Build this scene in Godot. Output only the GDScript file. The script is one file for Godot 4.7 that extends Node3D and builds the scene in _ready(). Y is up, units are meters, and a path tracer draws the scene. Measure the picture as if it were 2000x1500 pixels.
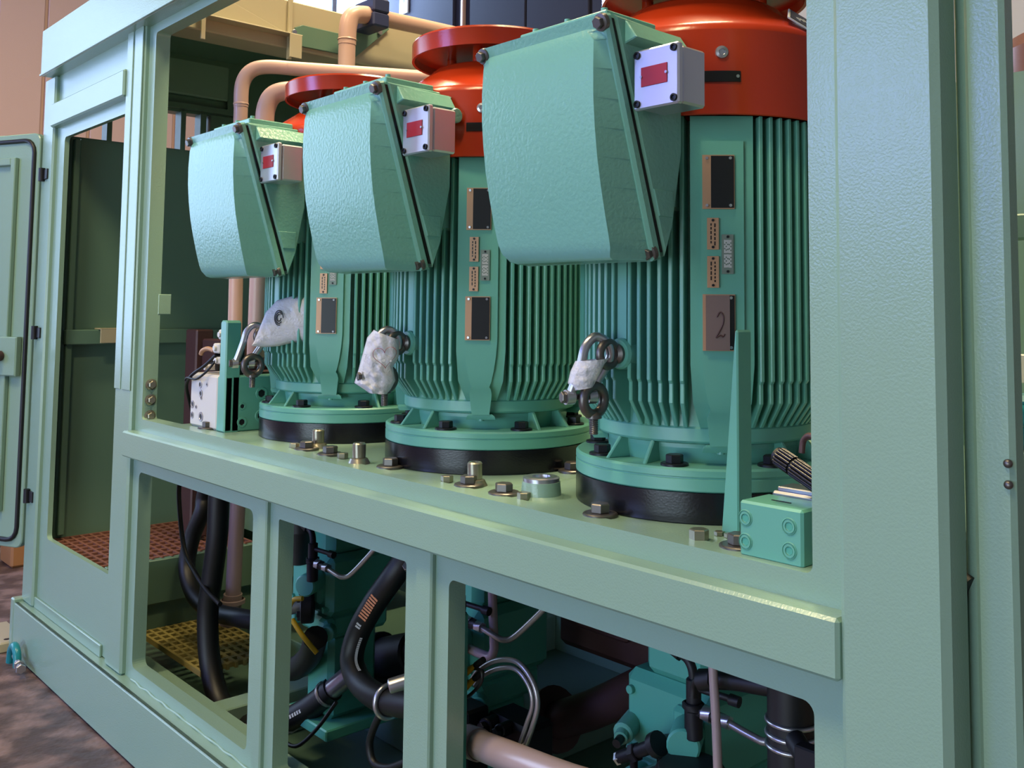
extends Node3D
# Lengths below are drawing units: one unit is 0.7 m. The eye line is y = 0 and the hall floor y = -EYE.
const S := 0.7
const EYE := 2.29
const DECK := -0.6            # top of the motor deck
const ZP := -2.0              # plane of the recessed frame plates
const MOTOR_X := [-4.157, -3.076, -1.979]
const MOTOR_Z := -2.57

var names := {}
var M := {}

# ---------------------------------------------------------------- mesh builder
class MB:
	var st := SurfaceTool.new()
	var o: Vector3
	var grp := 1
	func _init(origin := Vector3.ZERO):
		st.begin(Mesh.PRIMITIVE_TRIANGLES)
		o = origin
	func tri(a: Vector3, b: Vector3, c: Vector3, g := -1):       # counter-clockwise seen from outside
		if (b - a).cross(c - a).length_squared() < 1e-16: return
		st.set_smooth_group(g)
		st.add_vertex((a - o) * S); st.add_vertex((c - o) * S); st.add_vertex((b - o) * S)
	func quad(a, b, c, d, g := -1):
		tri(a, b, c, g); tri(a, c, d, g)
	func fan(p: Array, g := -1):
		for i in range(1, p.size() - 1): tri(p[0], p[i], p[i + 1], g)
	# box between two corners, chamfered by b
	func box(lo: Vector3, hi: Vector3, b := 0.004, t := Transform3D()):
		var c := (lo + hi) / 2.0
		var h := (hi - lo) / 2.0
		b = minf(b, 0.45 * minf(h.x, minf(h.y, h.z)))
		var f := func(sx: int, sy: int, sz: int, ax: int) -> Vector3:
			var v := Vector3(sx * (h.x - (0.0 if ax == 0 else b)), sy * (h.y - (0.0 if ax == 1 else b)), sz * (h.z - (0.0 if ax == 2 else b)))
			return t * (c + v)
		for s in [-1, 1]:
			var x := [f.call(s, -1, -1, 0), f.call(s, 1, -1, 0), f.call(s, 1, 1, 0), f.call(s, -1, 1, 0)]
			var y := [f.call(-1, s, -1, 1), f.call(-1, s, 1, 1), f.call(1, s, 1, 1), f.call(1, s, -1, 1)]
			var z := [f.call(-1, -1, s, 2), f.call(1, -1, s, 2), f.call(1, 1, s, 2), f.call(-1, 1, s, 2)]
			for q in [x, y, z]:
				if s < 0: q.reverse()
				quad(q[0], q[1], q[2], q[3])
		for s1 in [-1, 1]:
			for s2 in [-1, 1]:
				var e := [[f.call(s1, s2, -1, 0), f.call(s1, s2, 1, 0), f.call(s1, s2, 1, 1), f.call(s1, s2, -1, 1)],
					[f.call(s1, -1, s2, 0), f.call(s1, 1, s2, 0), f.call(s1, 1, s2, 2), f.call(s1, -1, s2, 2)],
					[f.call(-1, s1, s2, 1), f.call(1, s1, s2, 1), f.call(1, s1, s2, 2), f.call(-1, s1, s2, 2)]]
				for k in 3:
					var q: Array = e[k]
					if (s1 * s2 > 0) == (k == 1): q.reverse()
					quad(q[0], q[3], q[2], q[1])
				for s3 in [-1, 1]:
					var a: Vector3 = f.call(s1, s2, s3, 0)
					var d: Vector3 = f.call(s1, s2, s3, 1)
					var g: Vector3 = f.call(s1, s2, s3, 2)
					if s1 * s2 * s3 > 0: tri(a, d, g)
					else: tri(a, g, d)
	# polygon (counter-clockwise in the u, v axes) pushed from w0 to w1 along w = u x v, edges chamfered by b
	func prism(poly: Array, at: Vector3, u: Vector3, v: Vector3, w0: float, w1: float, b := 0.0):
		var w := u.cross(v)
		var n := poly.size()
		var inner := []
		for i in n:
			var p: Vector2 = poly[i]
			var d1: Vector2 = (p - poly[(i + n - 1) % n]).normalized()
			var d2: Vector2 = (poly[(i + 1) % n] - p).normalized()
			var n1 := Vector2(-d1.y, d1.x)
			var n2 := Vector2(-d2.y, d2.x)
			var m := (n1 + n2).normalized()
			inner.append(p + m * b / maxf(0.35, m.dot(n1)))
		var P := func(p: Vector2, k: float) -> Vector3: return at + u * p.x + v * p.y + w * k
		var idx := Geometry2D.triangulate_polygon(PackedVector2Array(inner))
		for k in range(0, idx.size(), 3):
			var a: Vector2 = inner[idx[k]]
			var c: Vector2 = inner[idx[k + 1]]
			var d: Vector2 = inner[idx[k + 2]]
			if (c - a).cross(d - a) < 0.0:
				var x := c
				c = d
				d = x
			tri(P.call(a, w1), P.call(c, w1), P.call(d, w1))
			tri(P.call(a, w0), P.call(d, w0), P.call(c, w0))
		for i in n:
			var j := (i + 1) % n
			if b > 0.0:
				quad(P.call(poly[i], w1 - b), P.call(poly[j], w1 - b), P.call(inner[j], w1), P.call(inner[i], w1))
				quad(P.call(inner[i], w0), P.call(inner[j], w0), P.call(poly[j], w0 + b), P.call(poly[i], w0 + b))
			quad(P.call(poly[i], w0 + b), P.call(poly[j], w0 + b), P.call(poly[j], w1 - b), P.call(poly[i], w1 - b))
	# profile of (radius, height) from bottom outwards to top, turned round an axis; sharp corners unless smooth
	func lathe(prof: Array, at: Vector3, axis := Vector3.UP, segs := 48, smooth := false, a0 := 0.0, a1 := TAU):
		var y := axis.normalized()
		var x := (Vector3.RIGHT if absf(y.x) < 0.9 else Vector3.FORWARD).cross(y).normalized()
		var z := x.cross(y)
		for i in prof.size() - 1:
			if not smooth or i == 0: grp += 1
			var p: Vector2 = prof[i]
			var q: Vector2 = prof[i + 1]
			for k in segs:
				var t0 := a0 + (a1 - a0) * k / segs
				var t1 := a0 + (a1 - a0) * (k + 1) / segs
				if k == segs - 1 and is_equal_approx(a1 - a0, TAU): t1 = a0
				var r0 := x * cos(t0) + z * sin(t0)
				var r1 := x * cos(t1) + z * sin(t1)
				quad(at + r0 * p.x + y * p.y, at + r0 * q.x + y * q.y, at + r1 * q.x + y * q.y, at + r1 * p.x + y * p.y, grp)
	func cyl(a: Vector3, b: Vector3, r: float, segs := 20, r2 := -1.0, c := 0.0):
		if r2 < 0.0: r2 = r
		var l := (b - a).length()
		if c > 0.0: lathe([Vector2(0, 0), Vector2(r - c, 0), Vector2(r, c), Vector2(r2, l - c), Vector2(r2 - c, l), Vector2(0, l)], a, b - a, segs)
		else: lathe([Vector2(0, 0), Vector2(r, 0), Vector2(r2, l), Vector2(0, l)], a, b - a, segs)
	func hexa(a: Vector3, axis: Vector3, r: float, h: float, turn := 0.0):
		var y := axis.normalized()
		var x := (Vector3.RIGHT if absf(y.x) < 0.9 else Vector3.FORWARD).cross(y).normalized().rotated(y, turn)
		var p := []
		for i in 6: p.append(Vector2.from_angle(TAU * i / 6.0) * r)
		prism(p, a, x, y.cross(x), 0.0, h, r * 0.1)
	# round bar through points (rounded by Catmull-Rom)
	func tube(pts: Array, r: float, segs := 10, steps := 6, caps := true, closed := false):
		var path := []
		var n := pts.size()
		if steps <= 1: path = pts.duplicate()
		else:
			for i in (n if closed else n - 1):
				var p0: Vector3 = pts[(i + n - 1) % n] if closed else pts[maxi(i - 1, 0)]
				var p1: Vector3 = pts[i]
				var p2: Vector3 = pts[(i + 1) % n]
				var p3: Vector3 = pts[(i + 2) % n] if closed else pts[mini(i + 2, n - 1)]
				for k in steps:
					path.append(p1.cubic_interpolate(p2, p0, p3, float(k) / steps))
			if not closed: path.append(pts[n - 1])
		var m := path.size()
		var rings := []
		var side := Vector3.ZERO
		for i in m:
			var d: Vector3 = (path[(i + 1) % m] - path[(i + m - 1) % m]) if closed else (path[mini(i + 1, m - 1)] - path[maxi(i - 1, 0)])
			d = d.normalized()
			if side == Vector3.ZERO: side = d.cross(Vector3.UP if absf(d.y) < 0.9 else Vector3.RIGHT).normalized()
			side = (side - d * side.dot(d)).normalized()
			var up := d.cross(side)
			var ring := []
			for k in segs:
				var a := TAU * k / segs
				ring.append(path[i] + (side * cos(a) + up * sin(a)) * r)
			rings.append(ring)
		grp += 1
		for i in (m if closed else m - 1):
			var A: Array = rings[i]
			var B: Array = rings[(i + 1) % m]
			for k in segs:
				var j := (k + 1) % segs
				quad(A[k], A[j], B[j], B[k], grp)
		if caps and not closed:
			var e: Array = rings[0].duplicate()
			e.reverse()
			fan(e); fan(rings[m - 1])
	func ring(c: Vector3, n: Vector3, R: float, r: float, segs := 28, squash := 1.0):
		var x := n.normalized().cross(Vector3.UP if absf(n.normalized().y) < 0.9 else Vector3.RIGHT).normalized()
		var y := n.normalized().cross(x)
		var p := []
		for i in segs: p.append(c + (x * cos(TAU * i / segs) * squash + y * sin(TAU * i / segs)) * R)
		tube(p, r, 10, 1, false, true)
	# panel bent round a y axis at (0,0): rows of [y, from degrees, to degrees, radius]; back face at radius r0
	func bent(rows: Array, r0: float, cuts := 6, flat := false):
		var P := func(row: Array, k: int, r: float) -> Vector3:
			var a := deg_to_rad(lerpf(row[1], row[2], float(k) / cuts))
			var rr := r
			if flat:
				var mid := deg_to_rad((row[1] + row[2]) / 2.0)
				rr = r * cos(deg_to_rad((row[2] - row[1]) / 2.0)) / cos(a - mid) if r > r0 + 0.001 else r
			return Vector3(cos(a) * rr, row[0], sin(a) * rr)
		grp += 1
		for i in rows.size() - 1:
			var A: Array = rows[i]
			var B: Array = rows[i + 1]
			if A[0] < B[0]:
				var x := A
				A = B
				B = x
			for k in cuts:
				quad(P.call(A, k + 1, A[3]), P.call(B, k + 1, B[3]), P.call(B, k, B[3]), P.call(A, k, A[3]), grp)
			quad(P.call(A, 0, A[3]), P.call(B, 0, B[3]), P.call(B, 0, r0), P.call(A, 0, r0))
			quad(P.call(A, cuts, r0), P.call(B, cuts, r0), P.call(B, cuts, B[3]), P.call(A, cuts, A[3]))
		for e in [rows[0], rows[rows.size() - 1]]:
			for k in cuts:
				quad(P.call(e, k, r0), P.call(e, k + 1, r0), P.call(e, k + 1, e[3]), P.call(e, k, e[3]))
	# plate in a plane of constant z with a round-cornered opening and a jamb turned back to depth d
	func frame(lo: Vector2, hi: Vector2, ilo: Vector2, ihi: Vector2, z: float, thick: float, r: float, d: float, lip := 0.01):
		var inn := []
		var out := []
		var cs := [Vector2(ihi.x, ihi.y), Vector2(ilo.x, ihi.y), Vector2(ilo.x, ilo.y), Vector2(ihi.x, ilo.y)]
		var os := [hi, Vector2(lo.x, hi.y), lo, Vector2(hi.x, lo.y)]
		for q in 4:
			var c: Vector2 = cs[q] - Vector2(r * (1 if q in [0, 3] else -1), r * (1 if q in [0, 1] else -1))
			for k in 6:
				inn.append(c + Vector2.from_angle(PI / 2 * (q + k / 5.0)) * r)
				out.append(os[q])
		var n := inn.size()
		for i in n:
			var j := (i + 1) % n
			var a: Vector2 = out[i]
			var b: Vector2 = out[j]
			var p: Vector2 = inn[i]
			var s: Vector2 = inn[j]
			quad(Vector3(a.x, a.y, z), Vector3(b.x, b.y, z), Vector3(s.x, s.y, z), Vector3(p.x, p.y, z))
			quad(Vector3(a.x, a.y, z - thick), Vector3(p.x, p.y, z - thick), Vector3(s.x, s.y, z - thick), Vector3(b.x, b.y, z - thick))
			quad(Vector3(p.x, p.y, z), Vector3(s.x, s.y, z), Vector3(s.x, s.y, z - d), Vector3(p.x, p.y, z - d))
			if a != b: quad(Vector3(a.x, a.y, z), Vector3(a.x, a.y, z - thick), Vector3(b.x, b.y, z - thick), Vector3(b.x, b.y, z))
			# the jamb's own back skin
			var mid := (ilo + ihi) / 2.0
			var p2 := p + (p - mid).normalized() * lip
			var s2 := s + (s - mid).normalized() * lip
			quad(Vector3(p.x, p.y, z - d), Vector3(s.x, s.y, z - d), Vector3(s2.x, s2.y, z - d), Vector3(p2.x, p2.y, z - d))
			quad(Vector3(p2.x, p2.y, z - d), Vector3(s2.x, s2.y, z - d), Vector3(s2.x, s2.y, z - thick), Vector3(p2.x, p2.y, z - thick))
	func done() -> ArrayMesh:
		st.generate_normals()
		return st.commit()

# ---------------------------------------------------------------- naming helpers
func numbered(called: String) -> String:
	names[called] = names.get(called, -1) + 1
	return called if names[called] == 0 else "%s_%03d" % [called, names[called]]

func spot(v: Vector3) -> Vector3:
	return (v + Vector3(0, EYE, 0)) * S

func tag(o: Node3D, label: String, category := "", group := "", kind := ""):
	if label: o.set_meta("label", label)
	if category: o.set_meta("category", category)
	if group: o.set_meta("group", group)
	if kind: o.set_meta("kind", kind)

func thing(called: String, label: String, category: String, at: Vector3, group := "") -> Node3D:
	var n := Node3D.new()
	n.name = numbered(called)
	add_child(n)
	n.position = spot(at)
	tag(n, label, category, group)
	return n

func mesh(called: String, m: Mesh, material: Material, parent: Node, label := "") -> MeshInstance3D:
	var i := MeshInstance3D.new()
	i.name = called
	i.mesh = m
	i.material_override = material
	parent.add_child(i, true)
	if label: i.set_meta("label", label)
	return i

func part(called: String, b: MB, material: Material, parent: Node, label := "") -> MeshInstance3D:
	return mesh(called, b.done(), material, parent, label)

func lone(called: String, b: MB, material: Material, label: String, category: String, group := "", kind := "") -> MeshInstance3D:
	var i := mesh(numbered(called), b.done(), material, self)
	i.position = spot(b.o)
	tag(i, label, category, group, kind)
	return i

# ---------------------------------------------------------------- materials
func noise_tex(freq: float, normal: bool, bump := 4.0, seed_ := 1, size := 512, oct := 3) -> NoiseTexture2D:
	var n := FastNoiseLite.new()
	n.noise_type = FastNoiseLite.TYPE_SIMPLEX_SMOOTH
	n.seed = seed_
	n.frequency = freq
	n.fractal_octaves = oct
	var t := NoiseTexture2D.new()
	t.width = size
	t.height = size
	t.seamless = true
	t.noise = n
	t.as_normal_map = normal
	t.bump_strength = bump
	return t

func mat(key: String, c: Color, rough: float, metal := 0.0, normal: Texture2D = null, nscale := 0.5, uv := 3.0) -> StandardMaterial3D:
	var m := StandardMaterial3D.new()
	m.resource_name = key
	m.albedo_color = c
	m.roughness = rough
	m.metallic = metal
	if normal:
		m.normal_enabled = true
		m.normal_texture = normal
		m.normal_scale = nscale
		m.uv1_triplanar = true
		m.uv1_world_triplanar = true
		m.uv1_scale = Vector3.ONE * uv
	M[key] = m
	return m

func ramp(m: StandardMaterial3D, a: Color, b: Color, freq: float, uv: float, seed_ := 3):
	var t := noise_tex(freq, false, 1.0, seed_, 512, 5)
	var g := Gradient.new()
	g.set_color(0, a)
	g.set_color(1, b)
	g.set_offset(0, 0.3)
	g.set_offset(1, 0.72)
	t.color_ramp = g
	m.albedo_color = Color.WHITE
	m.albedo_texture = t
	m.uv1_triplanar = true
	m.uv1_world_triplanar = true
	m.uv1_scale = Vector3.ONE * uv

func materials():
	var peel := noise_tex(0.035, true, 5.0, 4, 512, 2)
	var fine := noise_tex(0.06, true, 3.0, 9, 512, 2)
	var coarse := noise_tex(0.025, true, 9.0, 11, 512, 4)
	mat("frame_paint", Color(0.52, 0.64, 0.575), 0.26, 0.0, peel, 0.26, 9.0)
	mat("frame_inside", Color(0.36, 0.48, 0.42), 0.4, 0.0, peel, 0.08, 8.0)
	mat("motor_paint", Color(0.38, 0.64, 0.575), 0.34, 0.0, fine, 0.08, 9.0)
	mat("lid_paint", Color(0.45, 0.67, 0.62), 0.26, 0.0, coarse, 0.2, 6.0)
	mat("pump_paint", Color(0.3, 0.62, 0.55), 0.4, 0.0, fine, 0.08, 8.0)
	mat("orange_paint", Color(0.68, 0.2, 0.07), 0.22, 0.0, fine, 0.06, 3.0)
	mat("black_paint", Color(0.06, 0.06, 0.085), 0.25, 0.0, fine, 0.1, 5.0)
	mat("plate_black", Color(0.03, 0.03, 0.05), 0.35)
	mat("plate_tan", Color(0.72, 0.56, 0.44), 0.4, 0.3)
	mat("plate_grey", Color(0.5, 0.55, 0.52), 0.4, 0.4)
	mat("plate_aged", Color(0.5, 0.42, 0.4), 0.4, 0.4)
	mat("steel", Color(0.72, 0.72, 0.75), 0.28, 0.9)
	mat("stainless", Color(0.8, 0.8, 0.84), 0.3, 0.75, fine, 0.06, 8.0)
	mat("bolt_steel", Color(0.42, 0.4, 0.39), 0.38, 0.8)
	mat("dark_bolt", Color(0.16, 0.17, 0.19), 0.4, 0.7)
	mat("zinc", Color(0.6, 0.58, 0.52), 0.3, 0.8)
	mat("red_label", Color(0.58, 0.07, 0.12), 0.4)
	mat("rubber", Color(0.035, 0.035, 0.045), 0.5)
	mat("hose_print", Color(0.85, 0.55, 0.38), 0.6)
	mat("white_print", Color(0.75, 0.75, 0.75), 0.6)
	mat("yellow", Color(0.8, 0.66, 0.1), 0.5)
	mat("pink_pipe", Color(0.76, 0.62, 0.57), 0.35, 0.0, fine, 0.1, 5.0)
	mat("grey_pipe", Color(0.66, 0.58, 0.58), 0.3, 0.2)
	mat("tube_steel", Color(0.62, 0.6, 0.6), 0.3, 0.7)
	mat("grating_brown", Color(0.46, 0.3, 0.26), 0.6)
	mat("grating_yellow", Color(0.55, 0.5, 0.28), 0.6)
	mat("white_block", Color(0.8, 0.78, 0.76), 0.45, 0.0, fine, 0.15, 6.0)
	mat("dark_iron", Color(0.1, 0.1, 0.12), 0.5, 0.3)
	mat("brown_iron", Color(0.3, 0.2, 0.2), 0.5, 0.2)
	mat("clamp_blue", Color(0.16, 0.19, 0.34), 0.5)
	mat("teal_paint", Color(0.1, 0.5, 0.55), 0.3)
	mat("cream_paint", Color(0.68, 0.64, 0.54), 0.5)
	mat("wood", Color(0.7, 0.48, 0.3), 0.7)
	mat("wall_pink", Color(0.78, 0.66, 0.64), 0.6, 0.0, fine, 0.1, 2.0)
	mat("wall_grey", Color(0.6, 0.6, 0.62), 0.7)
	mat("door_dark", Color(0.1, 0.1, 0.17), 0.85, 0.0, fine, 0.1, 2.0)
	mat("ceiling_grey", Color(0.55, 0.55, 0.56), 0.8)
	mat("tank_brown", Color(0.42, 0.29, 0.25), 0.3, 0.4, fine, 0.1, 4.0)
	var fl := mat("floor_concrete", Color.WHITE, 0.5, 0.0, coarse, 0.25, 0.8)
	ramp(fl, Color(0.3, 0.235, 0.23), Color(0.5, 0.41, 0.4), 0.012, 0.8, 21)
	var pl := mat("plastic_film", Color(0.86, 0.86, 0.9, 0.8), 0.22, 0.0, coarse, 0.8, 9.0)
	pl.transparency = BaseMaterial3D.TRANSPARENCY_ALPHA
	pl.roughness = 0.3

func glow(key: String, c: Color, e: float) -> StandardMaterial3D:
	var m := mat(key, c, 0.6)
	m.emission_enabled = true
	m.emission = c
	m.emission_energy_multiplier = e
	return m

# ---------------------------------------------------------------- camera, sky, lights
const WINDOW_COLOR := Color(0.72, 0.84, 1.0)
const LAMP_COLOR := Color(1.0, 0.91, 0.71)
const SKY_COLOR := Color(0.56, 0.64, 1.0)
const FILL_COLOR := Color(0.84, 0.94, 1.0)  # tint of the added front fill pane

func view_and_light():
	var cam := Camera3D.new()
	cam.name = "camera"
	add_child(cam)
	cam.position = Vector3(0, EYE * S, 0)
	cam.basis = Basis(Vector3.UP, 0.8209) * Basis(Vector3.RIGHT, 0.0725) * Basis(Vector3.BACK, 0.0087)
	cam.near = 0.05
	cam.far = 200.0
	cam.projection = Camera3D.PROJECTION_FRUSTUM
	cam.size = cam.near * 1500.0 / 1888.27
	cam.frustum_offset = cam.near * Vector2((1000.0 - 1062.03) / 1888.27, -(750.0 - 470.87) / 1888.27)
	cam.current = true
	var we := WorldEnvironment.new()
	we.name = "surroundings"
	var e := Environment.new()
	e.background_mode = Environment.BG_SKY
	e.sky = Sky.new()
	var sky := ProceduralSkyMaterial.new()
	sky.sky_top_color = Color(0.45, 0.6, 0.85)
	sky.sky_horizon_color = Color(0.8, 0.86, 0.95)
	e.sky.sky_material = sky
	e.tonemap_mode = Environment.TONE_MAPPER_LINEAR
	e.tonemap_exposure = 1.2
	e.sdfgi_enabled = true
	e.ssao_enabled = true
	e.ssil_enabled = true
	we.environment = e
	add_child(we)

func area(called: String, at: Vector3, facing: Vector3, w: float, h: float, c: Color, energy: float):
	var l := AreaLight3D.new()
	l.name = called
	l.area_size = Vector2(w, h) * S
	l.light_color = c
	l.light_energy = energy
	l.area_range = 60.0
	l.area_attenuation = 2.0
	l.shadow_enabled = true
	add_child(l)
	l.position = spot(at)
	l.look_at_from_position(l.position, l.position + facing, Vector3.UP if absf(facing.y) < 0.9 else Vector3.RIGHT)

# ---------------------------------------------------------------- the hall
const LEFT := -13.7
const BACK := -9.0
const FRONT := 12.0
const RIGHT_WALL := 9.0
const CEIL := 6.8

func struct(called: String, b: MB, material: Material, parent: Node = null) -> MeshInstance3D:
	var i := mesh(called, b.done(), material, parent if parent else self)
	if parent == null:
		i.position = spot(b.o)
		i.set_meta("kind", "structure")
	return i

func lit_window(n: int, lo: Vector3, hi: Vector3, facing: Vector3, energy: float, shine: float, bars: int, hue := WINDOW_COLOR):
	var c := (lo + hi) / 2.0
	var b := MB.new(c)
	var along := Vector3(0, 0, 1) if absf(facing.x) > 0.5 else Vector3(1, 0, 0)
	var half := absf((hi - lo).dot(along)) / 2.0
	var hy := (hi.y - lo.y) / 2.0
	for k in bars + 1:
		var p := c + along * lerpf(-half, half, float(k) / bars)
		b.box(p - along * 0.04 - Vector3(0, hy, 0) - facing.abs() * 0.05, p + along * 0.04 + Vector3(0, hy, 0) + facing.abs() * 0.05)
	for s in [-1, 1]:
		b.box(c - along * half + Vector3(0, s * hy - 0.04, 0) - facing.abs() * 0.05, c + along * half + Vector3(0, s * hy + 0.04, 0) + facing.abs() * 0.05)
	var w := struct("window_%d" % n, b, M.wall_grey)
	for k in bars:
		var g := MB.new(c)
		var p0 := c + along * lerpf(-half, half, float(k) / bars)
		var p1 := c + along * lerpf(-half, half, float(k + 1) / bars)
		g.box(p0 + along * 0.04 - Vector3(0, hy - 0.04, 0) - facing.abs() * 0.015, p1 - along * 0.04 + Vector3(0, hy - 0.04, 0) + facing.abs() * 0.015, 0.0)
		part("pane", g, glow("pane_light_%d" % n, hue, shine) if k == 0 else M["pane_light_%d" % n], w)
	area("window_light_%d" % n, c + facing * 0.12, facing, half * 2.0, hy * 2.0, hue, energy)

func hall():
	var b := MB.new(Vector3(-2, -EYE, 1))
	b.box(Vector3(LEFT - 0.3, -EYE - 0.3, BACK - 0.3), Vector3(RIGHT_WALL + 0.3, -EYE, FRONT + 0.3), 0.0)
	struct("floor", b, M.floor_concrete)
	b = MB.new(Vector3(-2, CEIL, 1))
	b.box(Vector3(LEFT - 0.3, CEIL, BACK - 0.3), Vector3(RIGHT_WALL + 0.3, CEIL + 0.3, FRONT + 0.3), 0.0)
	struct("ceiling", b, M.ceiling_grey)
	# left wall with two openings
	b = MB.new(Vector3(LEFT, -EYE, 1))
	var x0 := LEFT - 0.3
	for s in [[BACK - 0.3, -8.9, -EYE, CEIL], [-8.9, -7.3, -EYE, 4.5], [-8.9, -7.3, 6.4, CEIL], [-7.3, -0.4, -EYE, CEIL], [-0.4, 5.4, -EYE, -0.7], [-0.4, 5.4, 4.6, CEIL], [5.4, FRONT + 0.3, -EYE, CEIL]]:
		b.box(Vector3(x0, s[2], s[0]), Vector3(LEFT, s[3], s[1]), 0.0)
	var wl := struct("wall_left", b, M.wall_pink)
	var z := -7.2
	while z < -2.6:
		var p := MB.new(Vector3(LEFT, -EYE, 1))
		p.box(Vector3(LEFT, -EYE + 0.1, z + 0.025), Vector3(LEFT + 0.05, CEIL - 0.05, z + 0.565), 0.012)
		part("cladding_panel", p, M.wall_pink, wl)
		z += 0.58
	for k in 7:
		var p := MB.new(Vector3(LEFT, -EYE, 1))
		p.box(Vector3(LEFT, 1.2 + k * 0.78, -2.59), Vector3(LEFT + 0.012, 1.21 + k * 0.78, -2.58), 0.002)
		part("rivet", p, M.dark_bolt, wl)
	b = MB.new(Vector3(-2, -EYE, FRONT))
	for s in [[LEFT - 0.3, -10.5, -EYE, CEIL], [-10.5, -6.5, -EYE, 1.9], [-10.5, -6.5, 5.6, CEIL], [-6.5, -4.0, -EYE, CEIL], [-4.0, 4.0, 2.0, CEIL], [4.0, RIGHT_WALL + 0.3, -EYE, CEIL]]:
		b.box(Vector3(s[0], s[2], FRONT), Vector3(s[1], s[3], FRONT + 0.3), 0.0)
	struct("wall_front", b, M.wall_pink)
	b = MB.new(Vector3(RIGHT_WALL, -EYE, 1))
	b.box(Vector3(RIGHT_WALL, -EYE, BACK - 0.3), Vector3(RIGHT_WALL + 0.3, CEIL, FRONT + 0.3), 0.0)
	struct("wall_right", b, M.wall_grey)
	b = MB.new(Vector3(-2, -EYE, BACK))
	b.box(Vector3(LEFT - 0.3, -EYE, BACK - 0.3), Vector3(RIGHT_WALL + 0.3, CEIL, BACK), 0.0)
	struct("wall_back", b, M.wall_grey)
	# dark sliding door across the back wall
	b = MB.new(Vector3(-10, -EYE, BACK))
	b.box(Vector3(-13.6, -EYE, BACK), Vector3(-6.4, 6.5, BACK + 0.03), 0.0)
	var d := struct("door_1", b, M.door_dark)
	for s in [[-13.46, -11.66], [-11.26, -10.0], [-9.97, -8.74], [-8.68, -6.5]]:
		var p := MB.new(Vector3(-10, -EYE, BACK))
		p.box(Vector3(s[0], -EYE + 0.05, BACK + 0.03), Vector3(s[1], 6.4, BACK + 0.09), 0.015)
		part("door_leaf", p, M.door_dark, d)
	b = MB.new(Vector3(-10, -EYE, BACK))
	b.box(Vector3(-11.47, -EYE + 0.02, BACK + 0.03), Vector3(-11.41, 6.45, BACK + 0.1), 0.01)
	part("edge_strip", b, M.pink_pipe, d, "pale pink edge strip")
	b = MB.new(Vector3(-10, -EYE, BACK))
	b.box(Vector3(-13.07, 4.84, BACK + 0.09), Vector3(-12.83, 5.6, BACK + 0.13), 0.03)
	var h := part("door_handle", b, M.white_block, d, "white handle plate")
	b = MB.new(Vector3(-10, -EYE, BACK))
	b.box(Vector3(-12.97, 5.02, BACK + 0.128), Vector3(-12.92, 5.4, BACK + 0.134), 0.002)
	part("handle_slot", b, M.dark_iron, h)
	lit_window(1, Vector3(LEFT - 0.2, 4.5, -8.9), Vector3(LEFT - 0.1, 6.4, -7.3), Vector3.RIGHT, W1.x, W1.y, 2)
	lit_window(2, Vector3(LEFT - 0.2, -0.7, -0.4), Vector3(LEFT - 0.1, 4.6, 5.4), Vector3.RIGHT, W2.x, W2.y, 4)
	lit_window(3, Vector3(-10.5, 1.9, FRONT + 0.1), Vector3(-6.5, 5.6, FRONT + 0.2), Vector3.FORWARD, W3.x, W3.y, 3, SKY_COLOR)
	lit_window(4, Vector3(-4.0, -EYE, FRONT + 0.1), Vector3(4.0, 2.0, FRONT + 0.2), Vector3.FORWARD, W4.x, W4.y, 5, FILL_COLOR)  # added glowing pane for frontal fill
	var n := 0
	for p in LAMP_AT:
		var t := thing("ceiling_lamp", LAMP_SAYS[n], "lamp", Vector3(p.x, CEIL - 0.45, p.z), "warm hall lamps")
		b = MB.new(Vector3(p.x, CEIL - 0.45, p.z))
		b.box(p + Vector3(-1.0, CEIL - 0.4, -0.35), p + Vector3(1.0, CEIL - 0.2, 0.35), 0.02)
		for s in [-0.7, 0.7]: b.cyl(p + Vector3(s, CEIL - 0.2, 0), p + Vector3(s, CEIL, 0), 0.02, 8)
		part("lamp_housing", b, M.wall_grey, t)
		b = MB.new(Vector3(p.x, CEIL - 0.45, p.z))
		b.box(p + Vector3(-0.95, CEIL - 0.42, -0.3), p + Vector3(0.95, CEIL - 0.4, 0.3), 0.0)
		part("lamp_diffuser", b, M.lamp_glow, t)
		area("lamp_light_%d" % n, p + Vector3(0, CEIL - 0.5, 0), Vector3.DOWN, 1.9, 0.6, LAMP_COLOR, LAMP_POWER[n])
		n += 1

# strength of the daylight and of the glow that the eye sees in each window and in the added fill pane
const W1 := Vector2(15, 5.0)
const W2 := Vector2(7, 3.0)
const W3 := Vector2(8, 12.0)
const W4 := Vector2(28, 0.95)  # unseen front pane, put in as fill light
const LAMP_AT := [Vector3(-6.2, 0, -3.4), Vector3(-2.6, 0, -3.4), Vector3(-5.0, 0, 1.4), Vector3(-1.2, 0, 1.4)]
const LAMP_POWER := [20.0, 20.0, 15.0, 11.0]
const LAMP_SAYS := ["warm ceiling lamp above the far motor and the left service bay", "warm ceiling lamp above the two motors nearest the wide pillar", "warm ceiling lamp in front of the machine frame, on its left", "warm ceiling lamp in front of the machine frame, on its right"]

# ---------------------------------------------------------------- the machine frame
const O := Vector3(-4.0, -EYE, -2.6)

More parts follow.
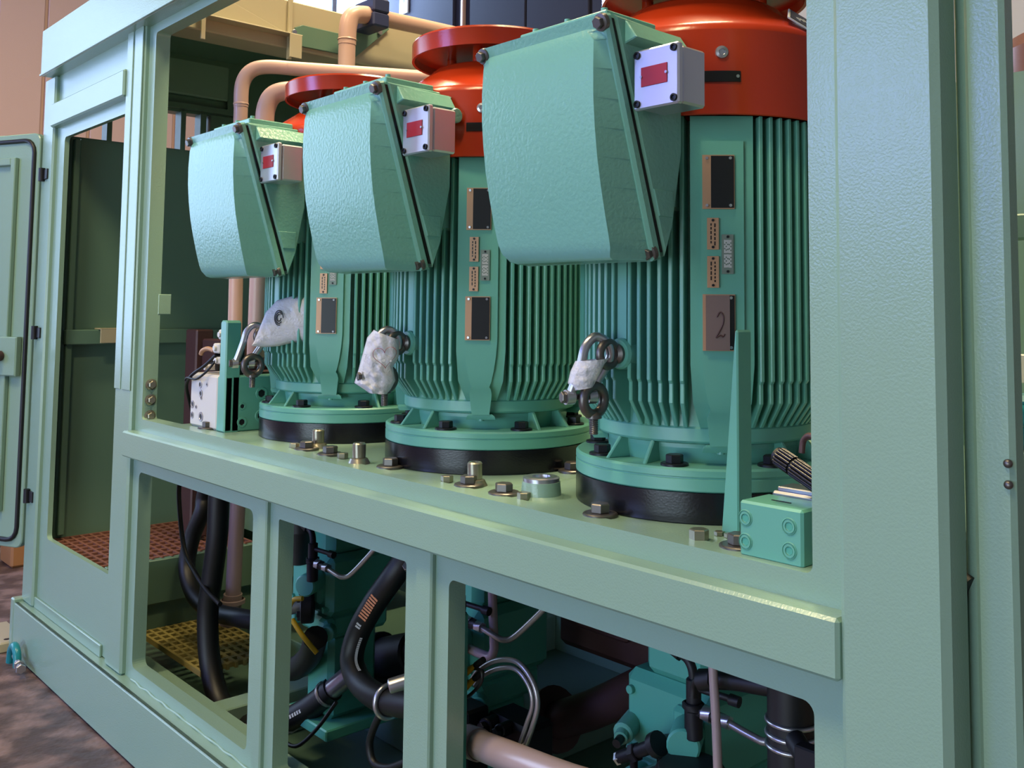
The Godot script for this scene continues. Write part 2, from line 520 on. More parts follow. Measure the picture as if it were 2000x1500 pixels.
func bolt(b: MB, p: Vector3, kind: String):
	match kind:
		"washer":
			b.lathe([Vector2(0.0, 0), Vector2(0.052, 0), Vector2(0.052, 0.008), Vector2(0.048, 0.011), Vector2(0, 0.011)], p, Vector3.UP, 24)
			b.hexa(p + Vector3(0, 0.01, 0), Vector3.UP, 0.03, 0.028, p.x * 9.0)
		"stud":
			b.lathe([Vector2(0.045, 0), Vector2(0.034, 0.02), Vector2(0.022, 0.024)], p, Vector3.UP, 20)
			b.lathe([Vector2(0.022, 0.02), Vector2(0.026, 0.024), Vector2(0.026, 0.075), Vector2(0.022, 0.08), Vector2(0.014, 0.08), Vector2(0.013, 0.06), Vector2(0, 0.06)], p, Vector3.UP, 20)
		"low":
			b.hexa(p, Vector3.UP, 0.022, 0.024, 0.3)
		"hex":
			b.hexa(p, Vector3.UP, 0.026, 0.03, 0.2)
		"tiny":
			b.hexa(p, Vector3.UP, 0.014, 0.012, 0.2)

func enclosure():
	var e := thing("machine_frame", "long pale green steel machine frame with open bays, standing on brown concrete floor", "machine frame", O)
	var P: Material = M.frame_paint
	var b := MB.new(O)
	# base channel
	b.box(Vector3(-7.22, -EYE + 0.012, -1.95), Vector3(0.4, -1.952, -1.92), 0.006)
	b.box(Vector3(-7.22, -1.97, -2.2), Vector3(0.4, -1.952, -1.922), 0.004)
	b.box(Vector3(-7.22, -EYE + 0.012, -2.2), Vector3(0.4, -EYE + 0.035, -1.95), 0.004)
	b.box(Vector3(-7.24, -EYE + 0.012, -4.5), Vector3(-7.17, -1.93, -1.915), 0.008)
	part("base_beam", b, P, e)
	b = MB.new(O)
	b.box(Vector3(-7.2, -1.952, -2.08), Vector3(-6.975, 1.567, -1.97), 0.012)
	part("corner_post", b, P, e)
	b = MB.new(O)
	b.box(Vector3(-5.63, -1.952, -2.08), Vector3(-5.389, 1.59, -1.97), 0.012)
	var post := part("door_post", b, P, e)
	for s in [[-5.628, -5.54], [-5.51, -5.395]]:
		b = MB.new(O)
		b.prism([Vector2(s[0], -0.45), Vector2(s[1], -0.45), Vector2(s[1], 1.58), Vector2(s[0], 1.58)], Vector3(0, 0, -1.972), Vector3.RIGHT, Vector3.UP, 0.0, 0.008, 0.003)
		part("cover_strip", b, P, post)
	b = MB.new(O)
	b.box(Vector3(-5.389, -0.794, -2.08), Vector3(-1.131, -0.66, -1.932), 0.008)
	part("middle_rail", b, P, e)
	b = MB.new(O)
	b.box(Vector3(-1.131, -1.952, -2.037), Vector3(-0.888, 2.2, -1.932), 0.016)
	part("wide_pillar", b, P, e)
	b = MB.new(O)
	b.box(Vector3(-7.1, 1.567, -2.15), Vector3(0.4, 1.887, -1.909), 0.01)
	b.box(Vector3(-7.1, 1.567, -1.912), Vector3(0.4, 1.582, -1.902), 0.003)
	part("top_beam", b, P, e)
	b = MB.new(O)
	b.box(Vector3(-6.975, 1.205, -2.04), Vector3(-5.63, 1.365, -1.948), 0.01)
	part("header_rail", b, P, e)
	# recessed plates with rounded openings
	b = MB.new(O)
	b.frame(Vector2(-6.99, -1.945), Vector2(-5.6, 1.6), Vector2(-6.82, -1.49), Vector2(-5.64, 1.125), ZP, 0.03, 0.03, 0.03)
	part("bay_frame", b, P, e)
	b = MB.new(O)
	b.box(Vector3(-6.99, -1.952, -2.0), Vector3(-5.745, -1.885, -1.985), 0.004)
	part("foot_plate", b, P, e)
	b = MB.new(O)
	b.frame(Vector2(-5.4, -0.7), Vector2(-1.12, 1.6), Vector2(-5.297, -0.596), Vector2(-1.233, 1.516), ZP, 0.03, 0.02, 0.078)
	var mf := part("window_frame", b, P, e)
	b = MB.new(O)
	b.frame(Vector2(-5.4, -1.955), Vector2(-3.86, -0.75), Vector2(-5.303, -1.888), Vector2(-3.985, -0.874), ZP, 0.03, 0.035, 0.07)
	part("window_frame", b, P, e)
	b = MB.new(O)
	b.frame(Vector2(-3.86, -1.955), Vector2(-2.7, -0.75), Vector2(-3.754, -1.888), Vector2(-2.834, -0.874), ZP, 0.03, 0.012, 0.07)
	part("window_frame", b, P, e)
	b = MB.new(O)
	b.frame(Vector2(-2.7, -1.955), Vector2(-1.12, -0.75), Vector2(-2.591, -1.888), Vector2(-1.233, -0.882), ZP, 0.03, 0.03, 0.07)
	part("window_frame", b, P, e)
	for s in [[-3.907, -3.829], [-2.752, -2.663]]:
		b = MB.new(O)
		b.box(Vector3(s[0], -1.952, -2.06), Vector3(s[1], -0.785, -1.98), 0.006)
		part("mullion", b, P, e)
	# weld beads
	b = MB.new(O)
	var wb := []
	for k in 60:
		wb.append(Vector3(-5.3 + k * 0.07, -1.95 + 0.004 * sin(k * 2.3), -1.998 + 0.003 * sin(k * 3.7)))
	b.tube(wb, 0.007, 6, 2)
	part("weld_seam", b, P, e)
	b = MB.new(O)
	b.tube([Vector3(-1.13, -0.64, -1.998), Vector3(-1.13, 0.4, -1.998), Vector3(-1.13, 1.56, -1.998)], 0.008, 6, 4)
	part("weld_seam", b, P, e)
	# bay beyond the wide pillar
	b = MB.new(O)
	b.box(Vector3(-0.9, -1.952, -2.09), Vector3(-0.86, 2.2, -2.046), 0.004)
	part("lip_strip", b, P, e)
	b = MB.new(O)
	b.box(Vector3(-0.872, -1.952, -2.08), Vector3(-0.788, 2.2, -2.022), 0.01)
	var rp := part("bay_post", b, P, e)
	for y in [-0.296, -0.338]:
		b = MB.new(O)
		b.lathe([Vector2(0.009, 0), Vector2(0.009, 0.003), Vector2(0.0075, 0.007), Vector2(0.004, 0.009), Vector2(0, 0.0095)], Vector3(-0.8, y, -2.022), Vector3.BACK, 16, true)
		part("dome_bolt", b, M.bolt_steel, rp)
	# bolts and tab on the jamb beside the door post
	for y in [-0.433, -0.515, -0.6]:
		b = MB.new(O)
		b.lathe([Vector2(0, 0), Vector2(0.03, 0), Vector2(0.03, 0.006), Vector2(0.02, 0.01)], Vector3(-5.297, y + 0.02, -2.042), Vector3.RIGHT, 20)
		b.hexa(Vector3(-5.29, y + 0.02, -2.042), Vector3.RIGHT, 0.02, 0.022)
		part("jamb_bolt", b, M.zinc, mf)
	b = MB.new(O)
	b.prism([Vector2(-0.035, -0.055), Vector2(0.035, -0.055), Vector2(0.035, 0.055), Vector2(-0.035, 0.055)], Vector3(-5.3, 0.02, -2.1), Vector3.FORWARD, Vector3.UP, -0.006, 0.006, 0.003)
	part("hinge_tab", b, P, mf)
	# left end wall with its high openings
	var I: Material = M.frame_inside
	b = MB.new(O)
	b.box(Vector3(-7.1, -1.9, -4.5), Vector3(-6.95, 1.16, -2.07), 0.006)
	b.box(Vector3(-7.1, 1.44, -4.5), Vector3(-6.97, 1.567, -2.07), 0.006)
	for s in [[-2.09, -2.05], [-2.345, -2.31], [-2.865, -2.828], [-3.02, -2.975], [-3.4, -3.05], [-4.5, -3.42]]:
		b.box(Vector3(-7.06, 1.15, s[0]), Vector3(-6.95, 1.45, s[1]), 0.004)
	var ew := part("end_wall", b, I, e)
	b = MB.new(O)
	b.box(Vector3(-6.95, -0.25, -4.4), Vector3(-6.87, -0.15, -2.08), 0.006)
	part("wall_rail", b, I, ew)
	b = MB.new(O)
	b.box(Vector3(-6.95, -0.15, -2.5), Vector3(-6.82, -0.14, -2.28), 0.003)
	b.box(Vector3(-6.83, -0.24, -2.5), Vector3(-6.82, -0.14, -2.28), 0.003)
	part("shelf_bracket", b, M.cream_paint, ew)
	b = MB.new(O)
	b.box(Vector3(-6.95, -1.5, -2.13), Vector3(-6.9, 1.14, -2.09), 0.006)
	part("wall_stiffener", b, I, ew)
	b = MB.new(O)
	b.box(Vector3(-7.1, 1.567, -4.6), Vector3(-6.93, 1.887, -2.12), 0.01)
	part("end_beam", b, P, e)
	b = MB.new(O)
	b.frame(Vector2(2.16, 1.46), Vector2(4.45, 1.87), Vector2(2.2, 1.5), Vector2(3.17, 1.82), 0.0, 0.03, 0.01, 0.02)
	var ri := part("end_panel_rim", b, I, ew)
	ri.transform = Transform3D(Basis(Vector3(0, 0, -1), Vector3.UP, Vector3(1, 0, 0)), (Vector3(-6.925, 0, 0) - O) * S - Basis(Vector3(0, 0, -1), Vector3.UP, Vector3(1, 0, 0)) * (-O * S))
	# cross beam over the door post with its brackets
	b = MB.new(O)
	b.box(Vector3(-5.52, 1.577, -4.6), Vector3(-5.285, 1.877, -2.12), 0.008)
	var cb := part("cross_beam", b, M.cream_paint, e)
	b = MB.new(O)
	var Z := Vector3(0, 0, -1)
	b.box(Vector3(-5.285, 1.645, -2.84), Vector3(-5.2, 1.652, -2.22), 0.003)
	b.prism([Vector2(2.25, 1.652), Vector2(2.83, 1.648), Vector2(2.78, 1.665), Vector2(2.36, 1.80)], Vector3(-5.283, 0, 0), Z, Vector3.UP, -0.006, 0.006, 0.002)
	for s in [[2.21, 2.235], [2.755, 2.835]]:
		b.prism([Vector2(s[0], 1.505), Vector2(s[1], 1.505), Vector2(s[1], 1.65), Vector2(s[0], 1.65)], Vector3(-5.205, 0, 0), Z, Vector3.UP, -0.006, 0.006, 0.002)
	part("hanger_bracket", b, M.cream_paint, cb)
	b = MB.new(O)
	b.prism([Vector2(2.775, 1.505), Vector2(2.8, 1.505), Vector2(2.8, 1.875), Vector2(2.775, 1.875)], Vector3(-5.27, 0, 0), Z, Vector3.UP, -0.012, 0.012, 0.003)
	part("hanger_bar", b, M.cream_paint, cb)
	b = MB.new(O)
	b.prism([Vector2(2.83, 1.60), Vector2(3.25, 1.607), Vector2(3.5, 1.84), Vector2(3.46, 1.875), Vector2(3.12, 1.735), Vector2(2.87, 1.735), Vector2(2.82, 1.71)], Vector3(-5.27, 0, 0), Z, Vector3.UP, -0.008, 0.008, 0.003)
	var gp := part("gusset_plate", b, I, cb)
	for p in [[2.81, 1.675], [3.3, 1.79], [3.42, 1.80]]:
		b = MB.new(O)
		b.hexa(Vector3(-5.262, p[1], -p[0]), Vector3.RIGHT, 0.018, 0.016)
		part("bracket_bolt", b, M.steel, gp)
	# deck
	var edges := [-5.0, -3.62, -2.51, -1.2]
	var where := [[["washer", -4.702, -2.106], ["stud", -4.646, -2.244], ["stud", -3.772, -2.185], ["low", -3.822, -2.099], ["washer", -3.748, -2.117]],
		[["washer", -3.614 + 0.06, -2.116], ["stud", -3.297, -2.092], ["low", -3.44, -2.106], ["washer", -3.126, -2.123], ["stud", -2.632, -2.136], ["low", -2.741, -2.1], ["washer", -2.629, -2.109], ["washer", -2.613, -2.589]],
		[["washer", -2.44, -2.104], ["low", -2.333, -2.096], ["washer", -2.003, -2.102], ["washer", -1.5, -2.09], ["hex", -1.623, -2.082], ["tiny", -1.62, -2.166], ["tiny", -1.588, -2.167]]]
	for k in 3:
		b = MB.new(O)
		b.box(Vector3(edges[k] + 0.004, DECK - 0.03, -4.5), Vector3(edges[k + 1] - 0.004, DECK, -2.035), 0.005)
		var dp := part("deck_plate", b, P, e)
		for w in where[k]:
			b = MB.new(O)
			bolt(b, Vector3(w[1], DECK, w[2]), w[0])
			part("deck_bolt", b, M.bolt_steel if w[0] == "washer" else M.zinc, dp)
		if k == 2:
			b = MB.new(O)
			b.lathe([Vector2(0.075, 0), Vector2(0.066, 0.008), Vector2(0.062, 0.05), Vector2(0.05, 0.052)], Vector3(-2.335, DECK, -2.173), Vector3.UP, 28)
			part("port_collar", b, P, dp)
			b = MB.new(O)
			b.lathe([Vector2(0.06, 0.045), Vector2(0.06, 0.062), Vector2(0.052, 0.066), Vector2(0.03, 0.066), Vector2(0.028, 0.056), Vector2(0, 0.056)], Vector3(-2.335, DECK, -2.173), Vector3.UP, 28)
			part("port_cap", b, M.steel, dp, "shiny steel port cap")
	# innards of the base and back of the housing
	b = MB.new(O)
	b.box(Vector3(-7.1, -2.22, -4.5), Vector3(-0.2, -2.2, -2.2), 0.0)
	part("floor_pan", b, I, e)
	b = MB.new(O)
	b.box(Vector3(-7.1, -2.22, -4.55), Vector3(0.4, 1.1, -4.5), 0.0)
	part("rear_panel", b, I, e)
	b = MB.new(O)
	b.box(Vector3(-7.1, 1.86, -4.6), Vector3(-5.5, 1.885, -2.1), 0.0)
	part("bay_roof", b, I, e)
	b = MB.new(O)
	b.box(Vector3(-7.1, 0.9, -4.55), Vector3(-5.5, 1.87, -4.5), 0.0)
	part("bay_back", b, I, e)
	for x in [-4.75, -3.6, -2.5, -1.4]:
		b = MB.new(O)
		b.box(Vector3(x - 0.07, -2.2, -4.5), Vector3(x + 0.07, -1.985, -2.2), 0.006)
		part("base_crossmember", b, P, e)
	b = MB.new(O)
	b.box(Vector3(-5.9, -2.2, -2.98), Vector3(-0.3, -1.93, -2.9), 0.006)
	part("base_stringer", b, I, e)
	b = MB.new(O)
	b.box(Vector3(-6.0, -1.78, -4.4), Vector3(-5.95, -1.52, -2.08), 0.005)
	b.box(Vector3(-6.02, -1.95, -4.4), Vector3(-5.98, -1.78, -2.08), 0.005)
	b.box(Vector3(-6.95, -1.66, -3.1), Vector3(-5.95, -1.56, -3.05), 0.005)
	b.box(Vector3(-6.95, -1.5, -4.4), Vector3(-5.95, -1.3, -3.1), 0.005)
	part("bay_floor_beam", b, I, e)
	grating(e, Vector3(-6.94, -1.52, -3.02), Vector3(-5.97, -1.52, -2.07), M.grating_brown, 0.06, 0.09)
	grating(e, Vector3(-6.2, -1.93, -2.75), Vector3(-5.12, -1.93, -2.3), M.grating_yellow, 0.05, 0.075)
	side_door(e)

func grating(parent: Node, lo: Vector3, hi: Vector3, m: Material, dx: float, dz: float):
	var b := MB.new(O)
	var z := lo.z
	while z <= hi.z:
		b.box(Vector3(lo.x, lo.y - 0.03, z - 0.008), Vector3(hi.x, lo.y, z + 0.008), 0.0)
		z += dx
	var x := lo.x
	while x <= hi.x:
		b.box(Vector3(x - 0.014, lo.y - 0.026, lo.z), Vector3(x + 0.014, lo.y - 0.002, hi.z), 0.0)
		x += dz
	part("floor_grating", b, m, parent).set_meta("kind", "stuff")

# the open service door at the far left, swung out on its hinges
func side_door(parent: Node):
	var a := deg_to_rad(155.0 - 90.0)
	var d := Vector3(-sin(a), 0, cos(a))
	var H := Vector3(-7.2, 0, -1.955)
	var n := d.cross(Vector3.UP)
	if n.dot(-H) < 0.0: n = -n
	var u := d
	var v := Vector3.UP
	if u.cross(v).dot(n) < 0.0: u = -d
	var q := func(s: float, y: float) -> Vector2: return Vector2(s if u == d else -s, y)
	var rr := func(s0: float, s1: float, y0: float, y1: float, r: float) -> Array:
		var p := []
		for c in [[s1 - r, y1 - r, 0.0], [s0 + r, y1 - r, PI / 2], [s0 + r, y0 + r, PI], [s1 - r, y0 + r, PI * 1.5]]:
			for k in 5: p.append(q.call(c[0] + cos(c[2] + k * PI / 8) * r, c[1] + sin(c[2] + k * PI / 8) * r))
		if u != d: p.reverse()
		return p
	var b := MB.new(O)
	b.prism(rr.call(0.0, 1.3, -1.615, 1.2, 0.06), H, u, v, -0.05, 0.0, 0.006)
	var door := part("service_door", b, M.frame_paint, parent, "open door leaf with black seal")
	b = MB.new(O)
	var loop := []
	for p in rr.call(0.045, 1.25, -1.565, 1.15, 0.09): loop.append(H + u * p.x + v * p.y + n * 0.004)
	b.tube(loop, 0.016, 8, 1, false, true)
	part("door_seal", b, M.rubber, door, "black rubber seal")
	b = MB.new(O)
	for s in [[0.19, 0.235, -1.38, 1.03], [0.235, 1.0, 0.98, 1.03], [0.235, 1.0, -1.38, -1.33]]:
		var p := [q.call(s[0], s[2]), q.call(s[1], s[2]), q.call(s[1], s[3]), q.call(s[0], s[3])]
		if u != d: p.reverse()
		b.prism(p, H, u, v, 0.0, 0.035, 0.005)
	part("stiffening_rib", b, M.frame_paint, door)
	b = MB.new(O)
	var p := [q.call(0.08, -0.47), q.call(0.6, -0.47), q.call(0.6, -0.205), q.call(0.08, -0.205)]
	if u != d: p.reverse()
	b.prism(p, H, u, v, 0.0, 0.05, 0.008)
	var lk := part("lock_box", b, M.frame_paint, door)
	b = MB.new(O)
	var c: Vector2 = q.call(0.215, -0.335)
	b.cyl(H + u * c.x + v * c.y + n * 0.05, H + u * c.x + v * c.y + n * 0.12, 0.035, 16, -1.0, 0.005)
	part("lock_knob", b, M.brown_iron, door, "brown metal lock knob")
	for y in [0.9, -0.173, -1.256]:
		b = MB.new(O)
		b.cyl(Vector3(-7.13, y - 0.045, -1.955), Vector3(-7.13, y + 0.045, -1.955), 0.022, 14)
		b.box(Vector3(-7.13, y - 0.035, -1.972), Vector3(-7.04, y + 0.035, -1.96), 0.003)
		part("hinge", b, M.dark_iron, door)

# ---------------------------------------------------------------- the electric motors (drawn about their own axis, heights as in the world)
func pol(deg: float, r: float, y: float) -> Vector3:
	var a := deg_to_rad(deg)
	return Vector3(cos(a) * r, y, sin(a) * r)

func seam_z(y: float) -> float:          # the slanted joint of the terminal box
	return 0.684 + (y - 0.81) * 0.3267

func make_motor() -> Node3D:
	var o := Vector3(0, DECK, 0)
	var t := thing("electric_motor", "", "motor", o, "tall vertical electric motors")
	var G: Material = M.motor_paint
	var b := MB.new(o)
	b.lathe([Vector2(0.3, -0.6), Vector2(0.417, -0.6), Vector2(0.42, -0.597), Vector2(0.42, -0.512), Vector2(0.3, -0.511)], Vector3.ZERO, Vector3.UP, 72)
	part("mounting_ring", b, M.black_paint, t, "black mounting ring")
	b = MB.new(o)
	b.lathe([Vector2(0.3, -0.511), Vector2(0.415, -0.511), Vector2(0.42, -0.507), Vector2(0.42, -0.475), Vector2(0.4165, -0.473), Vector2(0.4165, -0.469), Vector2(0.42, -0.467), Vector2(0.42, -0.45), Vector2(0.413, -0.444), Vector2(0.3, -0.444)], Vector3.ZERO, Vector3.UP, 72)
	var fl := part("flange", b, G, t)
	for k in 8:
		b = MB.new(o)
		var p := pol(21.0 + 45.0 * k, 0.37, -0.444)
		b.lathe([Vector2(0, 0), Vector2(0.041, 0), Vector2(0.041, 0.006), Vector2(0.038, 0.008), Vector2(0, 0.007)], p, Vector3.UP, 20)
		b.hexa(p + Vector3(0, 0.006, 0), Vector3.UP, 0.026, 0.026, 0.4 + k)
		part("flange_bolt", b, M.dark_bolt, fl)
	for k in 4:
		for d in [-11.0, 11.0]:
			var q: float = 90.0 * k + d
			b = MB.new(o)
			var rad := pol(q, 1.0, 0.0)
			b.prism([Vector2(0.31, -0.446), Vector2(0.395, -0.446), Vector2(0.345, -0.382), Vector2(0.31, -0.382)], Vector3.ZERO, rad, Vector3.UP, -0.007, 0.007, 0.003)
			part("gusset", b, G, fl)
	b = MB.new(o)
	b.lathe([Vector2(0.31, -0.446), Vector2(0.318, -0.4), Vector2(0.318, -0.388), Vector2(0.342, -0.382), Vector2(0.346, -0.376), Vector2(0.346, -0.34), Vector2(0.34, -0.334), Vector2(0.338, -0.3), Vector2(0.338, 0.575), Vector2(0.2, 0.58)], Vector3.ZERO, Vector3.UP, 72)
	part("barrel", b, G, t)
	# cooling fins between the four corner strips
	var fm: ArrayMesh
	var prof := [Vector2(0.33, 0.576), Vector2(0.33, -0.336), Vector2(0.348, -0.336), Vector2(0.402, -0.262), Vector2(0.402, -0.207), Vector2(0.41, -0.197), Vector2(0.41, 0.576)]
	b = MB.new(o)
	b.prism(prof_ccw(prof), Vector3.ZERO, Vector3.RIGHT, Vector3.UP, -0.0065, 0.0065, 0.0025)
	fm = b.done()
	for k in 4:
		for j in 13:
			var off := (j - 6) * 4.75
			if k == 1 and absf(off) < 2.0: continue
			var i := mesh("cooling_fin", fm, G, t)
			i.rotation.y = -deg_to_rad(90.0 * k + off)
	# smooth corner strips with their bolted feet
	for k in 4:
		var q := 45.0 + 90.0 * k
		b = MB.new(o)
		b.bent([[0.576, q - 13, q + 13, 0.408], [-0.15, q - 13, q + 13, 0.408], [-0.26, q - 12, q + 12, 0.402], [-0.336, q - 9.5, q + 9.5, 0.348]], 0.33, 8, true)
		var cs := part("corner_strip", b, G, t)
		b = MB.new(o)
		b.bent([[0.5, q - 8.6, q + 8.6, 0.414], [-0.11, q - 8.6, q + 8.6, 0.414], [-0.17, q - 8.0, q + 8.0, 0.412], [-0.22, q - 7.0, q + 7.0, 0.409], [-0.262, q - 5.8, q + 5.8, 0.404], [-0.282, q - 4.8, q + 4.8, 0.398], [-0.29, q - 5.6, q + 5.6, 0.396], [-0.31, q - 6.2, q + 6.2, 0.385], [-0.385, q - 5.0, q + 5.0, 0.378]], 0.335, 6, true)
		part("nameplate_pad", b, G, cs)
		b = MB.new(o)
		b.bent([[-0.384, q - 6.5, q + 6.5, 0.372], [-0.392, q - 8.0, q + 8.0, 0.374], [-0.405, q - 8.6, q + 8.6, 0.366]], 0.32, 4, true)
		b.cyl(pol(q, 0.352, -0.41), pol(q, 0.352, -0.384), 0.012, 12)
		part("strip_foot", b, G, cs)
	# front strip with the lifting boss
	b = MB.new(o)
	b.bent([[0.2, 87.4, 92.6, 0.402], [-0.13, 87.4, 92.6, 0.402]], 0.33, 3)
	part("front_strip", b, G, t)
	b = MB.new(o)
	b.lathe([Vector2(0.05, 0), Vector2(0.047, 0.07), Vector2(0.042, 0.08), Vector2(0, 0.08)], Vector3(0, -0.125, 0.34), Vector3.BACK, 24)
	part("lifting_boss", b, G, t)
	b = MB.new(o)
	b.lathe([Vector2(0.03, 0), Vector2(0.03, 0.012), Vector2(0.018, 0.02)], Vector3(0, -0.125, 0.418), Vector3.BACK, 20)
	b.ring(Vector3(0, -0.125, 0.462), Vector3.RIGHT, 0.035, 0.013, 24)
	part("lifting_eye", b, M.bolt_steel, t, "grey steel lifting eye")
	# fan cowl and rain cap
	b = MB.new(o)
	b.lathe([Vector2(0.43, 0.578), Vector2(0.437, 0.572), Vector2(0.44, 0.575)], Vector3.ZERO, Vector3.UP, 72)
	b.lathe([Vector2(0.44, 0.575), Vector2(0.44, 0.825)], Vector3.ZERO, Vector3.UP, 72, true)
	b.lathe([Vector2(0.44, 0.825), Vector2(0.436, 0.84), Vector2(0.424, 0.852), Vector2(0.28, 0.955), Vector2(0.262, 0.974), Vector2(0.245, 0.986), Vector2(0.22, 0.99), Vector2(0.0, 0.99)], Vector3.ZERO, Vector3.UP, 72, true)
	var cw := part("fan_cowl", b, M.orange_paint, t, "glossy orange fan cowl")
	b = MB.new(o)
	b.bent([[0.70, 38.5, 53.0, 0.443], [0.668, 38.5, 53.0, 0.443]], 0.436, 6)
	part("cowl_plate", b, M.plate_black, cw)
	b = MB.new(o)
	b.cyl(pol(39.6, 0.442, 0.684), pol(39.6, 0.446, 0.684), 0.005, 8)
	part("plate_rivet", b, M.steel, cw)
	b = MB.new(o)
	b.lathe([Vector2(0, 0), Vector2(0.02, 0), Vector2(0.018, 0.006), Vector2(0.01, 0.008), Vector2(0.008, 0.005), Vector2(0, 0.005)], pol(45.5, 0.439, 0.755), pol(45.5, 1, 0), 18)
	part("cowl_screw", b, M.steel, cw)
	b = MB.new(o)
	b.lathe([Vector2(0.0, 1.06), Vector2(0.33, 1.06), Vector2(0.332, 1.03), Vector2(0.342, 1.028), Vector2(0.342, 1.095), Vector2(0.336, 1.104), Vector2(0.32, 1.108), Vector2(0.0, 1.118)], Vector3.ZERO, Vector3.UP, 72)
	for k in 4: b.cyl(pol(60.0 + 90.0 * k, 0.19, 0.98), pol(60.0 + 90.0 * k, 0.19, 1.065), 0.02, 12)
	part("rain_cap", b, M.orange_paint, t, "round orange rain cap")
	terminal_box(t, o)
	junction_box(t, o)
	nameplates(t, o)
	return t

func prof_ccw(p: Array) -> Array:
	var s := 0.0
	for i in p.size():
		var a: Vector2 = p[i]
		var c: Vector2 = p[(i + 1) % p.size()]
		s += a.cross(c)
	var q := p.duplicate()
	if s < 0.0: q.reverse()
	return q

func terminal_box(t: Node3D, o: Vector3):
	var L: Material = M.lid_paint
	var xl := -0.318
	var xr := 0.219
	var b := MB.new(o)
	# body: side outline in (z, y), pushed along x
	b.prism(prof_ccw([Vector2(seam_z(0.81) - 0.012, 0.81), Vector2(0.385, 0.8), Vector2(0.385, 0.46), Vector2(0.425, 0.248), Vector2(seam_z(0.158) - 0.012, 0.158)]), Vector3.ZERO, Vector3.BACK, Vector3.UP, -xr, -xl, 0.006)
	b.box(Vector3(-0.26, 0.3, 0.3), Vector3(0.17, 0.79, 0.42), 0.01)
	var body := part("terminal_box", b, G_lid(), t)
	b = MB.new(o)
	b.prism(prof_ccw([Vector2(seam_z(0.81) - 0.016, 0.8), Vector2(seam_z(0.158) - 0.016, 0.17), Vector2(seam_z(0.158) + 0.002, 0.17), Vector2(seam_z(0.81) + 0.002, 0.8)]), Vector3.ZERO, Vector3.BACK, Vector3.UP, -xr + 0.008, -xl - 0.008)
	part("gasket", b, M.rubber, body, "black gasket line")
	# sloping ledge and raised panel on the right flank
	b = MB.new(o)
	b.prism([Vector2(0.0, 0.735), Vector2(0.045, 0.746), Vector2(0.008, 0.797), Vector2(0.0, 0.8)], Vector3(xr, 0, 0.4), Vector3.RIGHT, Vector3.UP, 0.0, 0.235, 0.003)
	part("flank_ledge", b, G_lid(), body)
	b = MB.new(o)
	b.prism([Vector2(0.43, 0.27), Vector2(0.49, 0.27), Vector2(0.515, 0.345), Vector2(0.43, 0.345)], Vector3(xr, 0, 0), Vector3.BACK, Vector3.UP, -0.004, 0.003, 0.002)
	part("flank_panel", b, G_lid(), body)
	b = MB.new(o)
	b.box(Vector3(-0.24, 0.8, 0.4), Vector3(0.17, 0.822, 0.655), 0.004)
	b.box(Vector3(-0.215, 0.82, 0.42), Vector3(0.15, 0.848, 0.635), 0.004)
	for x in [-0.18, -0.04, 0.11]: b.cyl(Vector3(x, 0.845, 0.6), Vector3(x, 0.866, 0.6), 0.01, 10)
	part("gland_plate", b, G_lid(), body)
	b = MB.new(o)
	b.cyl(Vector3(0.15, 0.72, 0.4), Vector3(0.27, 0.72, 0.4), 0.028, 16, -1.0, 0.004)
	part("cable_entry", b, G_lid(), body)
	# lid: a flange along the joint and a bowed cover
	b = MB.new(o)
	b.prism(prof_ccw([Vector2(seam_z(0.81), 0.812), Vector2(seam_z(0.158), 0.15), Vector2(seam_z(0.158) + 0.038, 0.142), Vector2(seam_z(0.81) + 0.03, 0.805)]), Vector3.ZERO, Vector3.BACK, Vector3.UP, -xr, -xl, 0.008)
	var rows := [[0.787, 0.700, -0.262, 0.135], [0.765, 0.709, -0.286, 0.150], [0.738, 0.714, -0.292, 0.178], [0.66, 0.717, -0.294, 0.18], [0.58, 0.716, -0.294, 0.18], [0.5, 0.710, -0.293, 0.18], [0.42, 0.700, -0.292, 0.18], [0.34, 0.685, -0.29, 0.18], [0.26, 0.667, -0.288, 0.18], [0.2, 0.652, -0.284, 0.18], [0.175, 0.645, -0.276, 0.178], [0.15, 0.630, -0.255, 0.163], [0.143, 0.615, -0.24, 0.16]]
	b.grp += 1
	for i in rows.size() - 1:
		var A: Array = rows[i]
		var B: Array = rows[i + 1]
		var ra := seam_z(A[0]) + 0.03
		var rb := seam_z(B[0]) + 0.034
		b.quad(Vector3(A[2], A[0], A[1]), Vector3(B[2], B[0], B[1]), Vector3(B[3], B[0], B[1]), Vector3(A[3], A[0], A[1]), b.grp)
		b.quad(Vector3(A[3], A[0], A[1]), Vector3(B[3], B[0], B[1]), Vector3(0.207, B[0], rb), Vector3(0.207, A[0], ra), b.grp + 1)
		b.quad(Vector3(B[2], B[0], B[1]), Vector3(A[2], A[0], A[1]), Vector3(-0.308, A[0], ra), Vector3(-0.308, B[0], rb), b.grp + 2)
	var T: Array = rows[0]
	var E: Array = rows[rows.size() - 1]
	b.quad(Vector3(T[3], T[0], T[1]), Vector3(0.207, T[0], seam_z(T[0]) + 0.03), Vector3(-0.308, T[0], seam_z(T[0]) + 0.03), Vector3(T[2], T[0], T[1]))
	b.quad(Vector3(E[2], E[0], E[1]), Vector3(-0.308, E[0], seam_z(E[0]) + 0.03), Vector3(0.207, E[0], seam_z(E[0]) + 0.03), Vector3(E[3], E[0], E[1]))
	var lid := part("terminal_lid", b, L, t)
